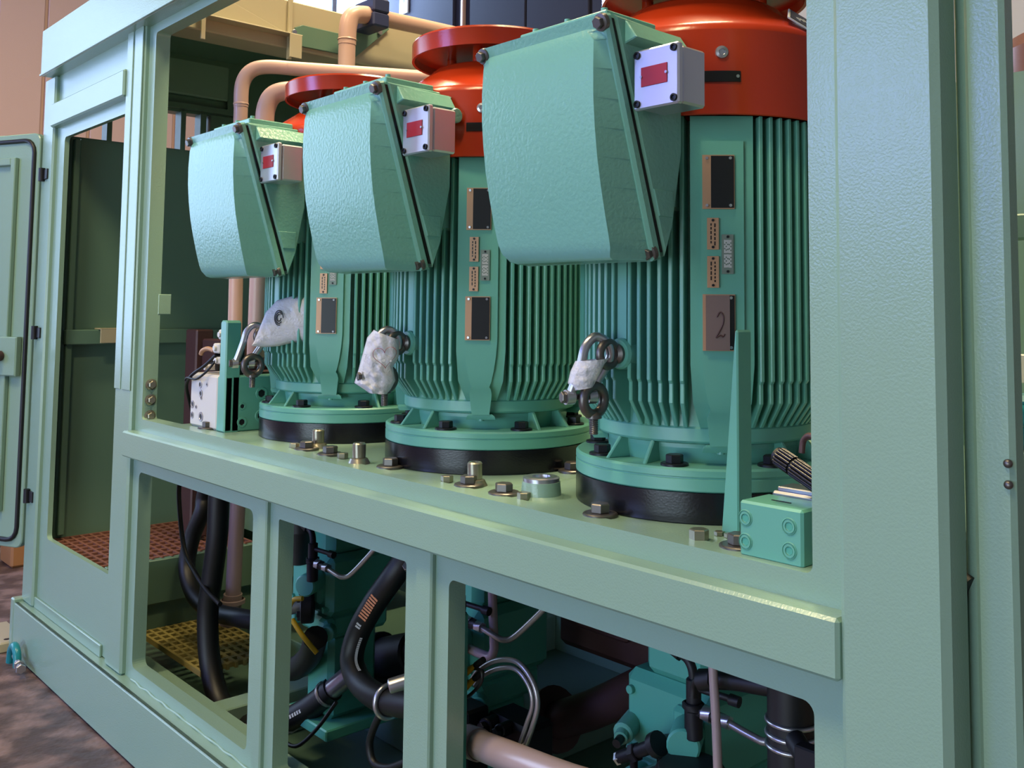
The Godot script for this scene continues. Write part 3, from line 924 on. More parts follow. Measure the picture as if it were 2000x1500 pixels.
	for p in [[0.2, 0.785], [-0.3, 0.785], [0.2, 0.168], [-0.3, 0.168]]:
		b = MB.new(o)
		var n := Vector3(0, -0.31, 0.95)
		var c := Vector3(p[0], p[1], seam_z(p[1]) + 0.025)
		b.lathe([Vector2(0.026, 0), Vector2(0.024, 0.012), Vector2(0.012, 0.014)], c, n, 16)
		b.hexa(c + n * 0.012, n, 0.017, 0.016)
		part("lid_bolt", b, M.bolt_steel, lid)

func G_lid() -> Material: return M.lid_paint

func junction_box(t: Node3D, o: Vector3):
	var b := MB.new(o)
	b.box(Vector3(0.245, 0.55, 0.496), Vector3(0.39, 0.706, 0.595), 0.006)
	b.box(Vector3(0.21, 0.58, 0.51), Vector3(0.25, 0.68, 0.57), 0.004)
	var j := part("junction_box", b, M.stainless, t, "small stainless junction box with red label")
	b = MB.new(o)
	b.box(Vector3(0.249, 0.554, 0.595), Vector3(0.386, 0.702, 0.599), 0.0)
	part("box_seal", b, M.rubber, j)
	b = MB.new(o)
	b.box(Vector3(0.239, 0.546, 0.599), Vector3(0.396, 0.711, 0.62), 0.007)
	part("box_lid", b, M.stainless, j)
	for p in [[0.254, 0.562], [0.382, 0.562], [0.254, 0.696], [0.382, 0.696]]:
		b = MB.new(o)
		b.lathe([Vector2(0.0105, 0), Vector2(0.0105, 0.006), Vector2(0.006, 0.007), Vector2(0.004, 0.003), Vector2(0, 0.003)], Vector3(p[0], p[1], 0.62), Vector3.BACK, 14)
		part("box_screw", b, M.dark_bolt, j)
	b = MB.new(o)
	b.box(Vector3(0.268, 0.607, 0.62), Vector3(0.359, 0.66, 0.6225), 0.0005)
	var lb := part("red_label", b, M.red_label, j, "red metal label")
	for x in [0.27, 0.357]:
		b = MB.new(o)
		b.cyl(Vector3(x, 0.634, 0.622), Vector3(x, 0.634, 0.626), 0.004, 8)
		part("label_rivet", b, M.steel, lb)

func nameplates(t: Node3D, o: Vector3):
	for s in [[0.458, 0.3], [0.053, -0.109]]:
		var b := MB.new(o)
		b.bent([[s[0], 40.3, 53.0, 0.4185], [s[1], 40.3, 53.0, 0.4185]], 0.41, 5, true)
		var f := part("nameplate", b, M.plate_tan, t, "black nameplate with tan edge")
		b = MB.new(o)
		b.bent([[s[0] - 0.003, 40.6, 49.6, 0.4205], [s[1] + 0.003, 40.6, 49.6, 0.4205]], 0.412, 5, true)
		part("plate_face", b, M.plate_black, f)
		for y in [s[0] - 0.01, s[1] + 0.01]:
			for q in [42.0, 51.2]:
				b = MB.new(o)
				b.cyl(pol(q, 0.417, y), pol(q, 0.4235, y), 0.0045, 8)
				part("plate_rivet", b, M.steel, f)
	for s in [[0.274, 0.182, 46.6, 51.2, M.plate_tan], [0.163, 0.072, 46.6, 51.2, M.plate_tan], [0.226, 0.112, 40.8, 45.4, M.plate_grey]]:
		var b := MB.new(o)
		b.bent([[s[0], s[2], s[3], 0.4175], [s[1], s[2], s[3], 0.4175]], 0.41, 4, true)
		var p := part("tag_plate", b, s[4], t, "small tan tag plate" if s[4] == M.plate_tan else "small grey tag plate")
		for y in [s[0] - 0.007, s[1] + 0.007]:
			b = MB.new(o)
			b.cyl(pol((s[2] + s[3]) / 2.0, 0.4165, y), pol((s[2] + s[3]) / 2.0, 0.421, y), 0.004, 8)
			part("plate_rivet", b, M.dark_bolt, p)
		b = MB.new(o)
		var lines := 2 if s[4] == M.plate_tan else 5
		for k in lines:
			var q: float = lerpf(s[2] + 0.8, s[3] - 0.8, (k + 0.5) / lines)
			var y: float = s[0] - 0.016
			while y > s[1] + 0.02:
				var len := 0.006 + 0.006 * absf(sin(y * 300.0 + k))
				b.bent([[y, q - 0.25, q + 0.25, 0.4188], [y - len, q - 0.25, q + 0.25, 0.4188]], 0.416, 1, true)
				y -= len + 0.004
		part("stamped_text", b, M.plate_black if s[4] == M.plate_tan else M.white_print, p)

func motors():
	var first := make_motor()
	var says := ["vertical electric motor farthest from the wide pillar, with a plastic bag at its lifting eye", "middle vertical electric motor of the row, standing between the other two", "nearest vertical electric motor, beside the wide pillar, its lower nameplate covered and hand-marked 2"]
	for k in 3:
		var m: Node3D = first
		if k > 0:
			m = first.duplicate()
			m.name = numbered("electric_motor")
			add_child(m)
		m.position = spot(Vector3(MOTOR_X[k], DECK, MOTOR_Z))
		m.set_meta("label", says[k])
	# what only the nearest motor has: a cover plate with a hand-drawn 2 and a warning sign on the cowl
	var near: Node3D = get_node("electric_motor_002")
	var o := Vector3(0, DECK, 0)
	var b := MB.new(o)
	b.bent([[0.05, 42.6, 51.8, 0.425], [-0.107, 42.6, 51.8, 0.425]], 0.4195, 5, true)
	var cp := part("cover_plate", b, M.plate_aged, near, "brownish cover plate hand-marked 2")
	b = MB.new(o)
	var two := []
	for p in [[47.6, -0.012], [46.4, 0.002], [45.2, -0.008], [45.2, -0.028], [46.3, -0.048], [47.9, -0.07], [46.4, -0.064], [45.4, -0.068], [44.6, -0.06]]: two.append(pol(p[0], 0.4258, p[1]))
	b.tube(two, 0.002, 6, 6)
	part("marked_two", b, M.brown_iron, cp, "hand-drawn number 2")
	b = MB.new(o)
	var c := pol(4.0, 0.40, 0.885)
	var n := (pol(4.0, 0.6, 0.0) + Vector3(0, 0.6, 0)).normalized()
	var u := Vector3.UP.cross(n).normalized()
	var v := n.cross(u)
	var dia := []
	for k in 4: dia.append(Vector2.from_angle(k * PI / 2) * 0.075)
	b.prism(dia, c, u, v, -0.002, 0.003, 0.001)
	var sg := part("warning_sign", b, M.white_print, near, "black diamond sign with white rim")
	b = MB.new(o)
	dia.clear()
	for k in 4: dia.append(Vector2.from_angle(k * PI / 2) * 0.066)
	b.prism(dia, c, u, v, 0.002, 0.0045, 0.0005)
	part("sign_face", b, M.plate_black, sg)
	var tm := TextMesh.new()
	tm.text = "PN"
	tm.font_size = 24
	tm.pixel_size = 0.0009
	tm.depth = 0.001
	var txt := mesh("sign_letters", tm, M.white_print, sg)
	txt.transform = Transform3D(Basis(u, v, n), (c - u * 0.01 + n * 0.005 - o) * S)

# ---------------------------------------------------------------- things on the deck
func path(p: Array) -> Array:
	var q := []
	for v in p: q.append(Vector3(v[0], v[1], v[2]))
	return q

func shackles():
	var says := ["grey shackle in the far motor's lifting eye, under the plastic bag", "shackle in the middle motor's lifting eye, wrapped in clear film with a red heart tag", "bare-topped steel shackle in the near motor's lifting eye, taped with clear film"]
	var wraps := ["clear plastic bag printed with a grey emblem, blown up beside the far motor", "crumpled clear film with a red heart, around the middle motor's shackle", "short clear film tape around the legs of the near motor's shackle"]
	var rt := Vector3(0.68, 0, -0.73)              # along the shackle
	var fw := Vector3(0.73, 0, 0.68)               # out of it
	for k in 3:
		var c := Vector3(MOTOR_X[k], -0.125, MOTOR_Z + 0.462)
		var t := thing("lifting_shackle", says[k], "shackle", c, "lifting shackles")
		var q := func(x: float, y: float, f: float) -> Vector3: return c + rt * x + Vector3(0, y, 0) + fw * f
		var b := MB.new(c)
		b.tube([q.call(-0.115, -0.125, 0.03), q.call(-0.1, -0.085, 0.03), q.call(-0.082, -0.03, 0.028), q.call(-0.068, 0.022, 0.022), q.call(-0.04, 0.05, 0.01), q.call(-0.008, 0.038, 0.0), q.call(0.008, 0.0, -0.008), q.call(-0.008, -0.04, -0.012), q.call(-0.035, -0.085, -0.008), q.call(-0.05, -0.125, 0.0)], 0.0145, 12, 6)
		for s in [[-0.115, -0.125, 0.03], [-0.05, -0.125, 0.0]]:
			b.lathe([Vector2(0, -0.013), Vector2(0.022, -0.013), Vector2(0.022, 0.013), Vector2(0, 0.013)], q.call(s[0], s[1], s[2]), rt * 0.9 - fw * 0.4, 18)
		part("shackle_bow", b, M.steel, t)
		b = MB.new(c)
		b.cyl(q.call(-0.14, -0.125, 0.04), q.call(-0.03, -0.125, -0.008), 0.0095, 14)
		b.hexa(q.call(-0.14, -0.125, 0.04), rt * 0.9 - fw * 0.4, 0.017, 0.014)
		part("shackle_pin", b, M.bolt_steel, t)
		b = MB.new(c)
		b.ring(q.call(-0.042, -0.135, 0.004), fw * 0.75 + rt * 0.66, 0.042, 0.0155, 30)
		b.lathe([Vector2(0.012, 0), Vector2(0.024, 0.004), Vector2(0.024, 0.014), Vector2(0.012, 0.024)], q.call(-0.042, -0.192, 0.004), Vector3.UP, 20)
		b.cyl(q.call(-0.042, -0.235, 0.004), q.call(-0.042, -0.18, 0.004), 0.0125, 16)
		for j in 7: b.lathe([Vector2(0.0125, 0), Vector2(0.0138, 0.002), Vector2(0.0125, 0.004)], q.call(-0.042, -0.233 + j * 0.006, 0.004), Vector3.UP, 14)
		part("eye_bolt", b, M.bolt_steel, t)
		film(k, c, q, wraps[k])

# thin crumpled film: a grid of points puffed up by a small noise
func film(k: int, c: Vector3, q: Callable, says: String):
	var n := FastNoiseLite.new()
	n.seed = 5 + k
	n.frequency = 9.0
	var t := thing("plastic_film" if k else "plastic_bag", says, "plastic", c)
	var outline := []
	if k == 0: outline = [[[-0.03, -0.035], [-0.03, -0.045]], [[-0.01, 0.03], [0.02, -0.05]], [[0.02, 0.11], [0.08, -0.045]], [[0.07, 0.165], [0.14, -0.03]], [[0.14, 0.185], [0.19, -0.025]], [[0.215, 0.18], [0.2, -0.03]]]
	elif k == 1: outline = [[[-0.085, 0.05], [0.01, 0.015]], [[-0.11, 0.02], [0.012, -0.05]], [[-0.125, -0.04], [-0.01, -0.09]], [[-0.14, -0.10], [0.0, -0.14]], [[-0.155, -0.15], [-0.015, -0.17]], [[-0.1, -0.185], [-0.03, -0.19]]]
	else: outline = [[[-0.098, -0.02], [0.0, -0.012]], [[-0.112, -0.05], [-0.02, -0.045]], [[-0.12, -0.085], [-0.035, -0.075]], [[-0.105, -0.105], [-0.045, -0.095]]]
	var m := 14
	var rows := (outline.size() - 1) * 6
	var b := MB.new(c)
	b.grp += 1
	for side in [1.0, -1.0]:
		var at := func(i: int, j: int) -> Vector3:
			var s := float(i) / 6.0
			var a := mini(int(s), outline.size() - 2)
			var f := s - a
			var A: Array = outline[a]
			var B: Array = outline[a + 1]
			var w := float(j) / m
			var p0 := Vector2(A[0][0], A[0][1]).lerp(Vector2(B[0][0], B[0][1]), f)
			var p1 := Vector2(A[1][0], A[1][1]).lerp(Vector2(B[1][0], B[1][1]), f)
			var p := p0.lerp(p1, w)
			var puff: float = sqrt(maxf(0.0, 4.0 * w * (1.0 - w))) * (0.036 if k else 0.03) + n.get_noise_2d(p.x * 3.0 + side, p.y * 3.0) * (0.02 if k == 1 else 0.008) * sin(PI * w)
			return q.call(p.x, p.y, (0.02 if k else 0.035) + side * puff)
		for i in rows:
			for j in m:
				if side > 0.0: b.quad(at.call(i, j), at.call(i + 1, j), at.call(i + 1, j + 1), at.call(i, j + 1), b.grp)
				else: b.quad(at.call(i, j), at.call(i, j + 1), at.call(i + 1, j + 1), at.call(i + 1, j), b.grp)
	var sheet := part("film_sheet", b, M.plastic_film, t)
	if k == 0:
		b = MB.new(c)
		for s in [[0.0, 0.026], [0.6, 0.02], [1.3, 0.012]]:
			var arc := []
			for j in 9: arc.append(q.call(0.09 + cos(s[0] + j * 0.62) * s[1] * 0.75, 0.085 + sin(s[0] + j * 0.62) * s[1] * 1.3, 0.07))
			b.tube(arc, 0.0022, 5, 2)
		part("printed_emblem", b, M.dark_bolt, sheet, "grey printed emblem")
		b = MB.new(c)
		b.box(q.call(0.21, 0.07, -0.01), q.call(0.245, 0.125, 0.0), 0.004)
		part("red_tag", b, M.red_label, t, "small red tag")
	if k == 1:
		b = MB.new(c)
		var heart := []
		for j in 26:
			var a := TAU * j / 26.0
			heart.append(Vector2(0.0028 * 16.0 * pow(sin(a), 3.0), 0.0027 * (13.0 * cos(a) - 5.0 * cos(2 * a) - 2.0 * cos(3 * a) - cos(4 * a))))
		heart = prof_ccw(heart)
		b.prism(heart, q.call(-0.028, -0.045, 0.104), Vector3(0.68, 0.1, -0.73).normalized(), Vector3(-0.05, 0.99, 0.06).normalized(), -0.002, 0.003, 0.001)
		var h := part("heart_tag", b, M.red_label, t, "red heart tag")
		b = MB.new(c)
		b.cyl(q.call(-0.03, -0.06, 0.106), q.call(-0.03, -0.06, 0.1095), 0.006, 10)
		b.cyl(q.call(-0.005, -0.062, 0.106), q.call(-0.005, -0.062, 0.1095), 0.004, 10)
		part("tag_mark", b, M.white_print, h)

func deck_things():
	# manifold at the left end of the deck
	var c := Vector3(-4.75, DECK, -2.25)
	var t := thing("valve_manifold", "white and green valve manifold block at the left end of the motor deck", "manifold", c)
	var b := MB.new(c)
	b.box(Vector3(-4.92, DECK, -2.32), Vector3(-4.60, -0.33, -2.1), 0.012)
	var wblk := part("front_block", b, M.white_block, t, "white front block with threaded ports")
	var k := 0
	for p in [[-4.8, -0.385, 0.016], [-4.72, -0.38, 0.008], [-4.79, -0.43, 0.016], [-4.78, -0.452, 0.007], [-4.885, -0.49, 0.016], [-4.84, -0.5, 0.008], [-4.78, -0.545, 0.02], [-4.885, -0.545, 0.014]]:
		b = MB.new(c)
		b.lathe([Vector2(p[2] * 1.25, 0), Vector2(p[2] * 1.2, 0.003), Vector2(p[2] * 0.75, 0.003), Vector2(p[2] * 0.7, 0.001), Vector2(0, 0.001)], Vector3(p[0], p[1], -2.1), Vector3.BACK, 16)
		part("port_rim", b, M.steel, wblk)
		b = MB.new(c)
		b.lathe([Vector2(p[2] * 0.7, 0.0015), Vector2(0, 0.0015)], Vector3(p[0], p[1], -2.1), Vector3.BACK, 14)
		part("port_hole", b, M.dark_iron, wblk)
	b = MB.new(c)
	b.box(Vector3(-4.60, DECK, -2.14), Vector3(-4.513, -0.33, -2.098), 0.008)
	b.box(Vector3(-4.60, DECK, -2.42), Vector3(-4.513, -0.33, -2.135), 0.006)
	var gblk := part("side_block", b, M.motor_paint, t, "green side block with screw holes")
	for p in [[-0.42, -2.29, 0.02], [-0.478, -2.19, 0.011], [-0.53, -2.29, 0.02], [-0.555, -2.19, 0.016], [-0.4, -2.37, 0.02]]:
		b = MB.new(c)
		b.lathe([Vector2(p[2] * 1.6, 0), Vector2(p[2] * 1.5, 0.003), Vector2(p[2], 0.003), Vector2(p[2] * 0.9, -0.002)], Vector3(-4.513, p[0], p[1]), Vector3.RIGHT, 18)
		part("socket_screw", b, M.motor_paint, gblk)
		b = MB.new(c)
		b.hexa(Vector3(-4.5135, p[0], p[1]), Vector3.RIGHT, p[2] * 0.95, 0.001)
		part("screw_recess", b, M.dark_iron, gblk)
	b = MB.new(c)
	b.prism([Vector2(-4.6, DECK), Vector2(-4.513, DECK), Vector2(-4.513, -0.07), Vector2(-4.525, -0.058), Vector2(-4.57, -0.058), Vector2(-4.58, -0.07), Vector2(-4.58, -0.3)], Vector3(0, 0, -2.14), Vector3.RIGHT, Vector3.UP, -0.035, 0.043, 0.006)
	part("upright_plate", b, M.motor_paint, t)
	b = MB.new(c)
	b.box(Vector3(-5.12, -0.37, -2.47), Vector3(-4.62, -0.315, -2.32), 0.006)
	for x in [-5.02, -4.78]:
		b.lathe([Vector2(0.02, 0), Vector2(0.09, 0), Vector2(0.09, 0.022), Vector2(0.065, 0.026), Vector2(0.06, 0.05), Vector2(0.052, 0.06)], Vector3(x, -0.318, -2.385), Vector3.UP, 32)
	part("riser_flange", b, M.brown_iron, t)
	for x in [-5.1, -4.94, -4.87, -4.7]:
		b = MB.new(c)
		b.cyl(Vector3(x, -0.3, -2.31), Vector3(x, -0.27, -2.31), 0.018, 12, -1.0, 0.003)
		part("flange_screw", b, M.steel, t)
	# small valves with their plugs and leads on top
	for p in [[-4.65, -0.13, 0.055, 0.05], [-4.7, -0.2, 0.07, 0.05], [-4.68, -0.26, 0.05, 0.035], [-4.8, -0.3, 0.035, 0.03]]:
		b = MB.new(c)
		b.box(Vector3(p[0] - p[2] / 2, p[1] - p[3] / 2, -2.2), Vector3(p[0] + p[2] / 2, p[1] + p[3] / 2, -2.13), 0.006)
		b.cyl(Vector3(p[0], p[1], -2.13), Vector3(p[0], p[1], -2.118), 0.014, 12)
		part("valve_plug", b, M.white_block, t)
	b = MB.new(c)
	b.tube(path([[-4.74, -0.215, -2.14], [-4.79, -0.205, -2.13], [-4.83, -0.215, -2.12], [-4.85, -0.235, -2.12]]), 0.012, 8)
	part("valve_lever", b, M.plate_tan, t)
	b = MB.new(c)
	b.box(Vector3(-4.68, -0.33, -2.24), Vector3(-4.6, -0.2, -2.15), 0.006)
	b.cyl(Vector3(-4.84, -0.32, -2.18), Vector3(-4.84, -0.27, -2.18), 0.02, 12)
	b.cyl(Vector3(-4.78, -0.31, -2.18), Vector3(-4.72, -0.23, -2.15), 0.014, 12)
	part("valve_body", b, M.dark_iron, t)
	b = MB.new(Vector3(-4.9, -0.35, -2.12))
	b.tube(path([[-4.7, -0.235, -2.13], [-4.76, -0.29, -2.1], [-4.86, -0.34, -2.08], [-4.97, -0.4, -2.1], [-5.06, -0.5, -2.16], [-5.09, -0.6, -2.2]]), 0.009, 8)
	b.tube(path([[-4.68, -0.25, -2.13], [-4.7, -0.31, -2.09], [-4.78, -0.355, -2.07], [-4.9, -0.355, -2.075], [-4.94, -0.37, -2.08]]), 0.006, 8)
	b.tube(path([[-5.09, -0.6, -2.2], [-5.3, -0.78, -2.28], [-5.49, -0.98, -2.3], [-5.466, -1.179, -2.3], [-5.379, -1.361, -2.3], [-5.216, -1.454, -2.3], [-5.081, -1.507, -2.3], [-4.923, -1.539, -2.3]]), 0.013, 8)
	lone("control_lead", b, M.rubber, "thin black control lead running from the manifold valves down below the deck", "cable")
	# block with four socket screws beside the wide pillar
	c = Vector3(-1.367, DECK, -2.09)
	t = thing("clamp_block", "green clamp block with four socket screws at the right end of the deck", "block", c)
	b = MB.new(c)
	b.box(Vector3(-1.457, DECK, -2.157), Vector3(-1.277, -0.464, -2.03), 0.006)
	part("block_body", b, M.motor_paint, t)
	for x in [-1.438, -1.313]:
		for y in [-0.506, -0.563]:
			b = MB.new(c)
			b.lathe([Vector2(0.021, 0), Vector2(0.019, 0.0025), Vector2(0.0165, -0.003), Vector2(0.0155, 0.003), Vector2(0.011, 0.003), Vector2(0.0105, 0.0005), Vector2(0, 0.0005)], Vector3(x, y, -2.03), Vector3.BACK, 20)
			var sc := part("socket_screw", b, M.motor_paint, t)
			b = MB.new(c)
			b.hexa(Vector3(x, y, -2.0298), Vector3.BACK, 0.0105, 0.0006)
			part("screw_recess", b, M.pump_paint, sc)
	b = MB.new(c)
	b.box(Vector3(-1.4, -0.464, -2.09), Vector3(-1.345, -0.4625, -2.085), 0.0)
	part("stamped_slot", b, M.dark_iron, t)
	b = MB.new(Vector3(-1.36, DECK, -2.2))
	b.box(Vector3(-1.45, DECK, -2.24), Vector3(-1.25, -0.455, -2.16), 0.006)
	b.box(Vector3(-1.435, -0.455, -2.235), Vector3(-1.25, -0.443, -2.165), 0.003)
	lone("steel_block", b, M.steel, "polished steel block behind the clamp block by the wide pillar", "block")
	# tapered upright plate beside the near motor
	c = Vector3(-1.59, DECK, -2.21)
	b = MB.new(c)
	b.prism([Vector2(-1.625, DECK), Vector2(-1.567, DECK), Vector2(-1.567, -0.052), Vector2(-1.571, -0.046), Vector2(-1.577, -0.05), Vector2(-1.6, -0.32)], Vector3(0, 0, -2.21), Vector3.RIGHT, Vector3.UP, -0.035, 0.03, 0.004)
	lone("upright_plate", b, M.motor_paint, "tall tapered green upright plate in front of the near motor", "bracket")
	# ribbed connector
	c = Vector3(-1.36, DECK, -2.12)
	t = thing("ribbed_connector", "black ribbed cable connector lying above the clamp block by the wide pillar", "connector", c)
	b = MB.new(c)
	var p0 := Vector3(-1.385, -0.356, -2.1)
	var p1 := Vector3(-1.26, -0.41, -2.085)
	var ax := (p1 - p0).normalized()
	b.cyl(p0 - ax * 0.01, p1 + ax * 0.1, 0.02, 16)
	b.cyl(p1 + ax * 0.05, p1 + ax * 0.4, 0.03, 16)
	part("connector_core", b, M.rubber, t)
	for j in 16:
		var r := ax.cross(Vector3.UP).normalized().rotated(ax, TAU * j / 16.0) * 0.0215
		b = MB.new(c)
		b.cyl(p0 + r, p0 + r + ax * 0.045, 0.0042, 6)
		b.cyl(p0 + r + ax * 0.052, p1 + r, 0.0042, 6)
		part("grip_rib", b, M.black_paint, t)
	b = MB.new(c)
	b.tube(path([[-1.34, -0.345, -2.13], [-1.335, -0.315, -2.13], [-1.315, -0.3, -2.125], [-1.29, -0.305, -2.12]]), 0.008, 8)
	part("wire_loop", b, M.brown_iron, t)

func pipes():
	var PK: Material = M.pink_pipe
	var b := MB.new(Vector3(-5.03, -0.26, -2.385))
	b.tube(path([[-5.03, -0.255, -2.385], [-5.04, 0.4, -2.385], [-5.045, 1.02, -2.385], [-5.045, 1.2, -2.385]]), 0.038, 20, 3)
	b.tube(path([[-5.045, 1.12, -2.385], [-5.045, 1.25, -2.39], [-5.02, 1.33, -2.43], [-4.98, 1.36, -2.52], [-4.9, 1.36, -2.7]]), 0.04, 20, 6)
	b.tube(path([[-4.93, 1.36, -2.6], [-4.6, 1.36, -3.2], [-4.3, 1.36, -3.75], [-3.9, 1.36, -4.4]]), 0.038, 20, 3)
	b.lathe([Vector2(0.038, 0), Vector2(0.043, 0.005), Vector2(0.04, 0.014)], Vector3(-5.045, 1.13, -2.385), Vector3.UP, 24)
	lone("riser_pipe", b, PK, "pinkish riser pipe nearest the door post, bending back over the far motor", "pipe", "pink riser pipes")
	b = MB.new(Vector3(-4.78, -0.26, -2.39))
	b.tube(path([[-4.785, -0.255, -2.39], [-4.775, 0.4, -2.39], [-4.765, 0.95, -2.39], [-4.765, 1.0, -2.39]]), 0.048, 20, 3)
	b.tube(path([[-4.765, 0.96, -2.39], [-4.765, 1.07, -2.395], [-4.745, 1.15, -2.43], [-4.7, 1.18, -2.52], [-4.63, 1.18, -2.65]]), 0.05, 20, 6)
	b.tube(path([[-4.66, 1.18, -2.6], [-4.6, 1.175, -2.8], [-4.55, 1.13, -2.95], [-4.53, 1.05, -3.0], [-4.53, 0.6, -3.0]]), 0.05, 20, 6)
	b.lathe([Vector2(0.048, 0), Vector2(0.056, 0.005), Vector2(0.05, 0.016)], Vector3(-4.765, 0.97, -2.39), Vector3.UP, 24)
	lone("riser_pipe", b, PK, "thicker pinkish riser pipe right of the first, its wide elbow behind the far rain cap", "pipe", "pink riser pipes")
	b = MB.new(Vector3(-5.1, 0.2, -3.08))
	b.tube(path([[-5.1, 0.2, -3.085], [-5.1, 0.9, -3.085], [-5.1, 1.5, -3.085], [-5.1, 1.66, -3.085]]), 0.052, 18, 3)
	b.tube(path([[-5.1, 1.62, -3.085], [-5.1, 1.74, -3.09], [-5.1, 1.81, -3.12], [-5.1, 1.835, -3.2], [-5.1, 1.84, -3.3]]), 0.055, 18, 6)
	b.tube(path([[-5.1, 1.84, -3.28], [-5.1, 1.85, -3.6], [-5.1, 1.86, -4.0], [-5.1, 1.87, -4.6]]), 0.052, 18, 3)
	b.lathe([Vector2(0.052, 0), Vector2(0.06, 0.006), Vector2(0.056, 0.014)], Vector3(-5.1, 1.645, -3.085), Vector3.UP, 20)
	lone("riser_pipe", b, PK, "slim pinkish pipe held by the dark blue clamp at the top beam", "pipe", "pink riser pipes")
	var c := Vector3(-5.1, 1.76, -3.27)
	var t := thing("pipe_clamp", "dark blue plastic pipe clamp bolted on the gusset plate under the top", "clamp", c)
	b = MB.new(c)
	b.box(Vector3(-5.25, 1.76, -3.34), Vector3(-5.02, 1.848, -3.22), 0.01)
	b.box(Vector3(-5.25, 1.852, -3.34), Vector3(-5.02, 1.94, -3.22), 0.01)
	part("clamp_half", b, M.clamp_blue, t)
	for x in [-5.2, -5.06]:
		b = MB.new(c)
		b.hexa(Vector3(x, 1.94, -3.28), Vector3.UP, 0.018, 0.014)
		part("clamp_bolt", b, M.steel, t)
	b = MB.new(Vector3(-6.34, -1.5, -2.75))
	b.box(Vector3(-6.43, -1.5, -2.82), Vector3(-6.26, -0.14, -2.7), 0.01)
	b.box(Vector3(-6.26, -0.6, -2.9), Vector3(-5.9, -0.2, -2.74), 0.01)
	b.cyl(Vector3(-6.5, -0.22, -2.76), Vector3(-6.42, -0.22, -2.76), 0.03, 12)
	lone("support_column", b, M.brown_iron, "dark brown steel support column behind the manifold in the left bay", "column")
	c = Vector3(-4.9, -0.32, -2.75)
	t = thing("gauge_post", "dark equipment box with a yellow cap, seen between the pink riser pipes", "box", c)
	b = MB.new(c)
	b.box(Vector3(-5.4, DECK, -2.85), Vector3(-5.1, -0.12, -2.7), 0.01)
	b.box(Vector3(-5.3, -0.12, -2.82), Vector3(-5.16, -0.1, -2.74), 0.004)
	part("box_body", b, M.dark_iron, t)
	b = MB.new(c)
	b.lathe([Vector2(0.055, 0), Vector2(0.05, 0.02), Vector2(0.02, 0.05), Vector2(0, 0.052)], Vector3(-5.22, -0.1, -2.78), Vector3.UP, 18, true)
	part("yellow_cap", b, M.yellow, t, "yellow cap")

